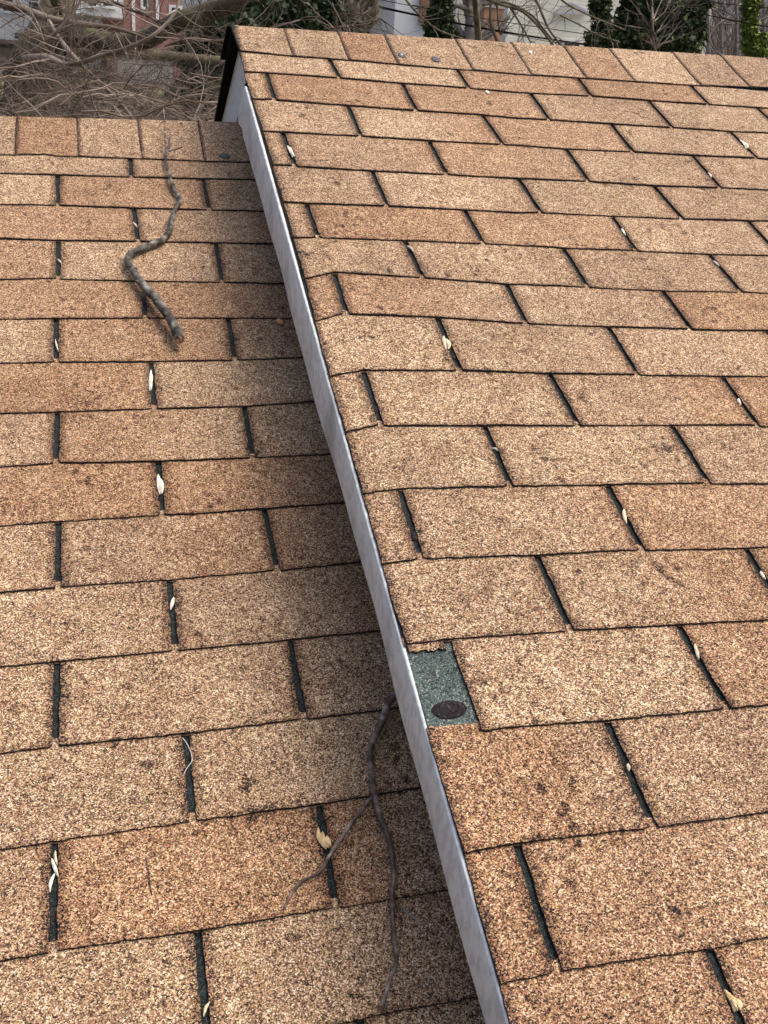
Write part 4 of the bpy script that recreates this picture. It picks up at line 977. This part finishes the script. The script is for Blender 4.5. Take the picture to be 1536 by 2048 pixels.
def grow(mb, p, d, L_, r, depth, sides=4, spread=0.6, droop=0.0, segs=5, kids=(3, 5)):
    """a bent tapering shoot with side shoots"""
    pts = [p]; q = p.copy(); dd = d.normalized(); rads = [r]
    for i in range(segs):
        dd = (dd + Vector((random.gauss(0, .17), random.gauss(0, .17), random.gauss(0, .17) - droop))).normalized()
        q = q + dd*(L_/segs); pts.append(q.copy()); rads.append(r*(1-0.75*(i+1)/segs))
    mb.tube(pts, rads, sides if r > 0.02 else 3, cap=False)
    if depth <= 0: return
    for k in range(random.randint(*kids)):
        i = random.randint(1, segs); b = pts[i]; t = (pts[i]-pts[i-1]).normalized()
        nd = (t + Vector((random.gauss(0, spread), random.gauss(0, spread), random.gauss(0, spread)))).normalized()
        grow(mb, b, nd, L_*random.uniform(0.4, 0.7), max(rads[i]*0.6, r*0.22), depth-1, sides, spread, droop, max(3, segs-1), kids)
def limb(mb, pix, sides=10, sub=4, rough=0.04):
    """pix: (x, y, distance, width in photo pixels)"""
    P = [(*at(x, y, d), w*d/FOCAL/2) for x, y, d, w in pix]; P = smooth_path(P, sub)
    mb.tube([q[:3] for q in P], [max(0.002, q[3]) for q in P], sides, rough=rough)
    return [Vector(q[:3]) for q in P], [q[3] for q in P]

# the big spreading tree on the left
random.seed(21)
base = at(20, 420, 9.6); tree1 = thing('bare_tree', (base.x, base.y, ground_z(base.y)), 'big spreading bare tree with a thick mossy trunk behind the lower ridge', 'tree', 'bare trees')
BARKM = simple('mossy bark', (0.12, 0.11, 0.07), 0.95, (11, 6, [(0.3, (0.03, 0.024, 0.017)), (0.5, (0.075, 0.062, 0.042)), (0.72, (0.125, 0.13, 0.065))], (1, 1, 0.6)), bump=(0.7, 0.03))
mb = MB(); gz = ground_z(base.y)
trunk_pix = [(52, 262, 9.3, 92), (58, 180, 9.2, 84), (70, 120, 9.1, 78), (92, 70, 9.1, 66), (112, 25, 9.2, 58), (122, -20, 9.4, 52), (150, -90, 9.8, 44), (175, -200, 10.4, 32)]
P0 = at(52, 262, 9.3); mb.tube([(P0.x-0.1, P0.y, gz-0.3), (P0.x-0.1, P0.y, gz+1.5), (P0.x-0.02, P0.y, gz+4), tuple(P0)], [0.42, 0.30, 0.23, 92*9.3/FOCAL/2], 12, rough=0.05)
limb(mb, trunk_pix, 14, 5, 0.05); build(mb, 'trunk', BARKM, tree1)
seeds_pts = []
limbs = [
 [(96, 70, 9.0, 50), (135, 72, 8.9, 42), (175, 72, 8.8, 40), (205, 84, 8.7, 40), (240, 88, 8.6, 36), (275, 84, 8.5, 34), (310, 70, 8.4, 34), (350, 46, 8.3, 33), (410, 26, 8.2, 34), (460, 8, 8.1, 33), (500, -20, 8.1, 30), (560, -70, 8.3, 24)],
 [(60, 90, 9.2, 30), (110, 96, 9.2, 24), (165, 100, 9.3, 22), (220, 104, 9.5, 20), (300, 108, 9.8, 18), (380, 116, 10, 17), (450, 120, 10.2, 14), (520, 110, 10.5, 10)],
 [(-60, -8, 7.6, 15), (0, 8, 7.5, 14), (50, 20, 7.4, 14), (100, 38, 7.3, 13), (160, 48, 7.2, 11), (215, 54, 7.2, 9), (250, 62, 7.2, 7), (290, 75, 7.3, 4)],
 [(46, 118, 7.0, 13), (80, 114, 6.9, 12), (105, 118, 6.8, 10), (130, 130, 6.7, 9.5), (160, 126, 6.6, 9), (200, 112, 6.5, 8), (250, 98, 6.4, 8), (295, 78, 6.3, 7), (330, 50, 6.3, 6), (352, 20, 6.3, 5), (362, -20, 6.3, 4)],
 [(98, 42, 7.0, 7), (115, 72, 6.9, 8), (140, 105, 6.8, 9), (170, 138, 6.7, 8), (205, 170, 6.6, 8), (240, 205, 6.5, 7), (272, 245, 6.4, 6)],
 [(150, -10, 8.0, 10), (180, 2, 7.9, 7), (225, 4, 7.8, 6), (262, 20, 7.7, 5), (300, 34, 7.6, 5), (318, 48, 7.6, 4)],
 [(100, -30, 8.4, 22), (112, 5, 8.5, 17), (122, 24, 8.6, 12)],
 [(10, 150, 7.2, 12), (40, 118, 7.1, 12), (70, 100, 7.0, 9), (110, 66, 6.9, 6), (150, 20, 6.9, 5), (170, -20, 6.9, 4)],
 [(330, 92, 7.5, 4), (380, 78, 7.4, 5), (440, 82, 7.4, 5), (490, 72, 7.4, 4), (600, 40, 7.4, 3)],
]
for L_ in limbs:
    mb = MB(); P, R_ = limb(mb, L_, 10 if L_[0][3] > 12 else 7)
    build(mb, 'limb', BARKM if L_[0][3] > 16 else BARKL, tree1)
    seeds_pts.append((P, R_))
mb = MB()
for P, R_ in seeds_pts:
    big = R_[0] > 0.05
    for k in range(24 if big else 20):
        i = random.randint(2, len(P)-1)
        dv = Vector((random.gauss(0.2, 1), random.gauss(-0.3, 0.5), random.gauss(0.1, 0.8)))
        grow(mb, P[i], dv, random.uniform(0.2, 0.6), random.uniform(0.003, 0.006), 2, 4, 0.7, 0.02, 5, (2, 4))
build(mb, 'twigs', BARKL, tree1)

# dense thicket of bare shoots rising behind the lower ridge
random.seed(33); mb = MB()
for k in range(330):
    x = random.uniform(-130, 455); d = random.uniform(5.2, 8.6)
    if x > 330 and random.random() < 0.25: continue
    p = at(x, random.uniform(235, 330), d); ang = random.uniform(-1.0, 1.0)
    dv = Vector((math.sin(ang)*1.3, random.gauss(0, 0.35), abs(random.gauss(0.55, 0.35))))
    grow(mb, p, dv, random.uniform(0.2, 0.6), random.uniform(0.002, 0.0055), 2, 4, 0.6, 0.03, 6, (2, 4))
for k in range(50):                                    # long arching canes
    x = random.uniform(-200, 420); d = random.uniform(4.6, 7.4); p = at(x, random.uniform(150, 270), d); sgn = random.choice((-1, 1, 1))
    Lc = random.uniform(0.6, 1.3); pts = []; h0 = random.uniform(-0.1, 0.45); cur = random.uniform(0.3, 0.9)
    for i in range(15):
        f = i/14; pts.append(p + Vector((sgn*Lc*f, 0.15*math.sin(f*3+k), h0*f - cur*0.4*f*f + 0.03*math.sin(f*9+k) + 0.015*math.sin(f*23+2*k))))
    r0 = random.uniform(0.0025, 0.0058); mb.tube(pts, [r0*(1-0.7*i/14) for i in range(15)], 5, cap=False)
    for q in range(random.randint(4, 8)):
        i = random.randint(2, 13); grow(mb, pts[i], (pts[i]-pts[i-1]).normalized()+Vector((random.gauss(0, .5), random.gauss(0, .3), random.gauss(0.1, .5))), random.uniform(0.1, 0.35), r0*0.5, 1, 3, 0.5, 0.02, 5, (1, 3))
tag(build(mb, 'bush_stems', BARKL, None, origin=tuple(at(200, 300, 7))), 'dense tangle of bare brown shoots behind the lower ridge', 'thicket', kind='stuff')
mb = MB()
for k in range(900):
    x = random.uniform(-160, 440); d = random.uniform(8, 15); y = random.uniform(195, 350)
    p = at(x, y, d); ang = random.uniform(-1.3, 1.3)
    dv = Vector((math.sin(ang)*1.3, random.gauss(0, 0.35), random.gauss(0.25, 0.4)))
    grow(mb, p, dv, random.uniform(0.4, 1.0), random.uniform(0.003, 0.008), 1, 4, 0.6, 0.03, 5, (3, 5))
tag(build(mb, 'brush', BARKD, None, origin=tuple(at(200, 300, 11))), 'grey-brown brush filling the yard behind the thicket', 'brush', kind='stuff')

# ---------------------------------------------------------------- evergreens and ivy
def leaf_mat(name, c0, c1, c2):
    mt, N, L, B = newmat(name)
    a = N.new('ShaderNodeAttribute'); a.attribute_name = 'shade'
    r = ramp(N, [(0.0, c0), (0.6, c1), (1.0, c2)]); L.new(a.outputs['Fac'], r.inputs[0]); L.new(r.outputs[0], B.inputs['Base Color'])
    B.inputs['Roughness'].default_value = 0.6; B.inputs['Specular IOR Level'].default_value = 0.3; return mt
EVER = leaf_mat('evergreen leaves', (0.018, 0.032, 0.014), (0.04, 0.07, 0.028), (0.09, 0.13, 0.05))
IVYD = leaf_mat('dark ivy', (0.014, 0.030, 0.010), (0.038, 0.068, 0.02), (0.12, 0.18, 0.05))
IVYY = leaf_mat('yellow-green ivy', (0.07, 0.11, 0.02), (0.17, 0.24, 0.045), (0.34, 0.40, 0.10))
def leaves(name, parent, mat, blobs, n, size, seed):
    """blobs: (centre, (rx, ry, rz)); leaf-sized folded quads through each volume, denser near its skin"""
    rs = np.random.RandomState(seed); V = []; F = []; sh = []
    wts = np.array([b[1][0]*b[1][2] for b in blobs]); wts /= wts.sum()
    pick = rs.choice(len(blobs), n, p=wts)
    for i in range(n):
        c, rad_ = blobs[pick[i]]
        d = rs.normal(size=3); d /= np.linalg.norm(d); rr = rs.uniform(0.35, 1)**0.5 * (1 + 0.18*math.sin(d[0]*7+pick[i]) * math.cos(d[2]*6+pick[i]*2))
        p = np.array(c) + d*rr*np.array(rad_)
        t = rs.normal(size=3) + np.array([0, 0, -0.5]); t /= np.linalg.norm(t); s_ = np.cross(t, rs.normal(size=3)); s_ /= np.linalg.norm(s_)
        s0 = size*rs.uniform(0.6, 1.3); b = len(V)
        V += [tuple(p), tuple(p+t*s0*0.5+s_*s0*0.38), tuple(p+t*s0), tuple(p+t*s0*0.5-s_*s0*0.38)]
        F.append((b, b+1, b+2, b+3)); q = rs.uniform(0, 1)**1.5; sh += [q]*4
    mb = MB(); mb.add(V, F); return build(mb, name, mat, parent, smooth=False, attrs={'shade': ('FLOAT', sh)})
def pb(x, y, d, rx, ry=None, rz=None):       # blob from a picture position, radii in photo pixels
    k = d/FOCAL; ry = ry or rx
    return (tuple(at(x, y, d)), (rx*k, (rz or rx)*k, ry*k))
def evergreen(name, label, cat, x, ybase, d, blobs, n, size, mat, seed, stem=8, group='evergreens and ivy-clad trees'):
    p = at(x, ybase, d); z0 = ground_z(p.y); H = thing(name, (p.x, p.y, z0-0.1), label, cat, group)
    mb = MB(); top = at(x, min(b[1] for b in blobs), d); random.seed(seed)
    mb.tube([(p.x, p.y, z0-0.2), (p.x, p.y, (z0+p.z)/2), tuple(p), tuple((p+top)/2), tuple(top)], [stem*d/FOCAL*k for k in (1.4, 1.2, 1.0, 0.8, 0.3)], 9, rough=0.06)
    for k in range(14):
        f = random.uniform(0.1, 0.95); q = p.lerp(top, f); grow(mb, q, Vector((random.gauss(0, 1), random.gauss(0, 1), 0.4)), 26*d/FOCAL, stem*d/FOCAL*0.35, 1, 4)
    build(mb, 'trunk', BARKB, H)
    leaves('foliage', H, mat, [pb(*b) for b in blobs], n, size, seed); return H
evergreen('evergreen_shrub', 'dark evergreen shrub directly behind the left end of the high ridge', 'shrub', 430, 230, 12,
          [(395, 110, 12, 40, 34), (450, 60, 12, 60, 40), (420, 170, 12, 50, 40), (470, 120, 12, 46, 60), (375, 200, 12, 40, 26)], 9000, 0.075, EVER, 1)
evergreen('evergreen_shrub', 'broad dark evergreen shrub right of the mossy limb, above the first ridge caps', 'shrub', 540, 120, 14,
          [(520, 30, 14, 60, 44), (580, 20, 14, 50, 40), (560, 70, 14, 56, 30), (500, 70, 14, 40, 30), (480, 10, 14, 50, 24)], 9000, 0.085, EVER, 2)
evergreen('evergreen_shrub', 'dark holly-like shrub between the beige house and the tan brick house', 'shrub', 680, 110, 18,
          [(665, 50, 18, 30, 36), (690, 66, 18, 30, 26), (640, 66, 18, 20, 18), (715, 84, 18, 34, 16), (657, 10, 18, 18, 24)], 6500, 0.085, EVER, 3)
evergreen('ivy_tree', 'narrow column of dark ivy between the blue-white house and the forked grey tree', 'tree', 880, 120, 26,
          [(878, 70, 26, 26, 22), (880, 30, 26, 25, 26), (884, -15, 26, 24, 26), (885, 70, 26, 30, 16), (910, 78, 26, 16, 10), (872, 50, 26, 20, 30)], 9000, 0.10, IVYD, 4)
evergreen('ivy_tree', 'ivy-wrapped trunk standing in front of the cream siding house', 'tree', 1204, 140, 22,
          [(1200, 10, 22, 20, 30), (1206, 50, 22, 18, 26), (1196, 80, 22, 26, 22), (1214, 85, 22, 22, 16)], 3800, 0.09, IVYD, 5, stem=17)
evergreen('ivy_tree', 'huge dark rounded ivy thicket grown over a tree at the right', 'tree', 1300, 160, 24,
          [(1300, 20, 24, 60, 40), (1350, 40, 24, 55, 50), (1262, 64, 24, 42, 34), (1375, -6, 24, 40, 34), (1320, 88, 24, 80, 26), (1390, 66, 24, 22, 30), (1250, 90, 24, 36, 16), (1290, -30, 24, 60, 30), (1404, 6, 24, 20, 14)], 26000, 0.11, IVYD, 6, stem=14)
evergreen('ivy_tree', 'tall trunk clad in yellow-green ivy at the right border', 'tree', 1497, 180, 20,
          [(1502, 10, 20, 17, 34), (1500, 50, 20, 15, 26), (1503, 88, 20, 17, 24), (1524, 84, 20, 18, 18), (1514, 104, 20, 24, 12), (1497, -40, 20, 18, 34)], 5200, 0.085, IVYY, 7, stem=9)

# low leafy sprays in front of the left thicket edge (bamboo-like shrub by the black rake edge)
# ---------------------------------------------------------------- more bare trees to the right
def bare(label, x, ybase, d, h_pix, stem, seed, mat, lean=0.0, n=8, name='bare_tree', group='bare trees', depth=3, spread=0.45):
    random.seed(seed); p = at(x, ybase, d); z0 = ground_z(p.y); H = thing(name, (p.x, p.y, z0-0.1), label, 'tree', group)
    k = d/FOCAL; top = at(x+lean, ybase-h_pix, d); mb = MB()
    pts = [Vector((p.x, p.y, z0-0.2)), Vector((p.x, p.y, (z0+p.z)/2)), p, p.lerp(top, 0.5)+Vector((random.gauss(0, .1), 0, 0)), top]
    mb.tube(pts, [stem*k*q for q in (1.5, 1.2, 1.0, 0.8, 0.45)], 9, rough=0.05); build(mb, 'trunk', mat, H)
    mb = MB()
    for i in range(n):
        f = random.uniform(0.05, 1); q = p.lerp(top, f)
        grow(mb, q, Vector((random.choice((-1, 1))*random.uniform(0.4, 1.0), random.gauss(0, 0.4), random.uniform(0.3, 1.1))), h_pix*k*random.uniform(0.5, 0.9), stem*k*0.5, depth, 5, spread, -0.02, 6, (3, 5))
    build(mb, 'crown', mat, H); return H
bare('forked grey bare tree standing left of the orange-tan chimney', 938, 110, 34, 120, 14, 51, BARKG, 6, 12)
bare('bare brown tree at the far right edge of the tan brick house', 715, 110, 24, 130, 17, 52, BARKB, -8, 9)
bare('slim bare tree in front of the chimney and the siding house corner', 1012, 130, 19, 170, 4, 53, BARKB, -30, 9)
for i, (x, d, lb) in enumerate(((1418, 40, 'leftmost slender bare tree of the brown grove at the right'), (1446, 44, 'middle slender bare tree of the brown grove at the right'), (1472, 38, 'slender bare tree of the brown grove next to the yellow-green ivy'), (1530, 46, 'bare tree behind the yellow-green ivy at the right border'))):
    bare(lb, x, 150, d, 230, 4, 60+i, BARKG, random.uniform(-10, 10), 16, group='slender trees of the brown grove', depth=3)
bare('grey bare tree standing in front of the huge dark ivy thicket', 1318, 150, 19, 150, 4, 58, BARKL, -14, 14, depth=2)
# arching bare branches in front of the siding house
random.seed(77)
arch = thing('bare_tree', tuple(at(965, 150, 16)), 'bare tree whose arching branches sweep across the cream siding house', 'tree', 'bare trees')
pz = at(965, 150, 16); ORIGIN[arch.name] = tuple(pz)
AR = [
 [(930, -60, 15, 6), (965, -10, 15, 7), (1000, 8, 15, 6), (1040, 20, 15, 5.5), (1070, 45, 15, 5), (1095, 75, 15, 4.5), (1120, 110, 15, 4)],
 [(1040, -40, 15, 5), (1072, 0, 15, 5), (1085, 30, 15, 5), (1100, 62, 15, 4), (1130, 100, 15, 3.5)],
 [(965, 10, 15, 5), (1010, 4, 15, 5), (1060, 28, 15, 4), (1082, 52, 15, 4), (1108, 84, 15, 3)],
 [(1090, -30, 15.5, 4), (1130, 5, 15.5, 4), (1165, 24, 15.5, 3.5), (1200, 40, 15.5, 3), (1250, 60, 15.5, 3)],
 [(1020, 14, 15, 4), (1036, 40, 15, 4), (1048, 60, 15, 3), (1062, 86, 15, 3)],
 [(790, -30, 15, 4), (820, 10, 15, 4), (850, 40, 15, 3), (880, 62, 15, 3), (930, 78, 15, 2)],
 [(1120, 30, 15, 3), (1160, 50, 15, 3), (1195, 70, 15, 2.5), (1240, 84, 15, 2)],
 [(700, 40, 13, 3), (740, 20, 13, 4), (760, -10, 13, 4), (775, -60, 13, 4)],
 [(648, 58, 13, 2.5), (690, 52, 13, 3), (735, 48, 13, 3), (760, 36, 13, 3)],
 [(665, 10, 12, 3), (672, 34, 12, 3), (668, 70, 12, 2.5)], [(694, 30, 12, 3), (694, 50, 12, 2.5), (690, 80, 12, 2.5)],
]
mb = MB(); mb.tube([(pz.x, pz.y, ground_z(pz.y)-0.2), tuple(at(960, 110, 16)), tuple(at(950, 0, 15.6)), tuple(at(930, -60, 15))], [0.09, 0.055, 0.045, 0.03], 7); build(mb, 'trunk', BARKB, arch)
tw = MB()
for L_ in AR:
    mb = MB(); P, R_ = limb(mb, L_, 6, 4); build(mb, 'limb', BARKB, arch)
    for k in range(9):
        i = random.randint(1, len(P)-1); grow(tw, P[i], Vector((random.gauss(0.4, .7), random.gauss(0, .4), random.gauss(-0.1, .6))), random.uniform(0.2, 0.6), 0.008, 1, 3, 0.5, 0.02, 5, (1, 3))
build(tw, 'twigs', BARKL, arch)
# far brown brush on the slope at the right, and beyond everything
random.seed(91); mb = MB()
for k in range(420):
    x = random.uniform(1385, 1620); d = random.uniform(48, 75); p = at(x, random.uniform(20, 190), d)
    grow(mb, p, Vector((random.gauss(0, 0.4), 0, 1)), random.uniform(1.5, 3.5), random.uniform(0.02, 0.05), 1, 3, 0.4, 0.0, 4, (3, 5))
tag(build(mb, 'brush', simple('brown far brush', (0.16, 0.115, 0.10), 0.9), None, origin=tuple(at(1450, 150, 60))), 'brown twiggy brush on the slope behind the grove at the right', 'brush', kind='stuff')
random.seed(92); mb = MB()
for k in range(700):
    x = random.uniform(-260, 1750); d = random.uniform(78, 120); p = at(x, random.uniform(60, 200), d); p.z = ground_z(p.y)
    grow(mb, p, Vector((random.gauss(0, 0.25), 0, 1)), random.uniform(5, 11), random.uniform(0.08, 0.16), 1, 3, 0.45, 0.0, 4, (3, 6))
tag(build(mb, 'far_woods', BARKG, None, origin=(15, 85, 4)), 'distant bare woods rising behind the houses', 'woods', kind='stuff')

# ---------------------------------------------------------------- power lines
BLK = simple('black cable', (0.012, 0.012, 0.013), 0.95, spec=0.0)
def cable(x0, y0, x1, y1, d0, d1, sag, r, label):
    a, b = at(x0, y0, d0), at(x1, y1, d1); ex = (b-a); a = a - ex*0.8; b = b + ex*0.8; mb = MB(); n = 40; pts = []
    for i in range(n+1):
        f = i/n; p = a.lerp(b, f); p.z -= sag*(1-(2*f-1)**2) - sag*0.88; pts.append(tuple(p))
    mb.tube(pts, [r]*(n+1), 6)
    tag(build(mb, 'power_line', BLK, None, origin=pts[0]), label, 'power line', 'power lines above the high ridge')
cable(900, 44, 1190, 92, 24, 22, 0.15, 0.018, 'thickest black power line, crossing just above the high ridge past the chimney')
cable(782, 4, 1060, 52, 26, 24, 0.1, 0.008, 'thin power line crossing the pale blue-white house and the ivy column')
cable(795, 24, 1190, 100, 26, 24, 0.1, 0.007, 'lowest thin power line, under the thickest one')
cable(1268, 0, 1536, 54, 20, 18, 0.05, 0.009, 'power line crossing the dark ivy thicket toward the yellow-green ivy')
cable(1180, -20, 1536, 16, 20, 19, 0.05, 0.007, 'highest thin power line, near the top of the picture at the right')
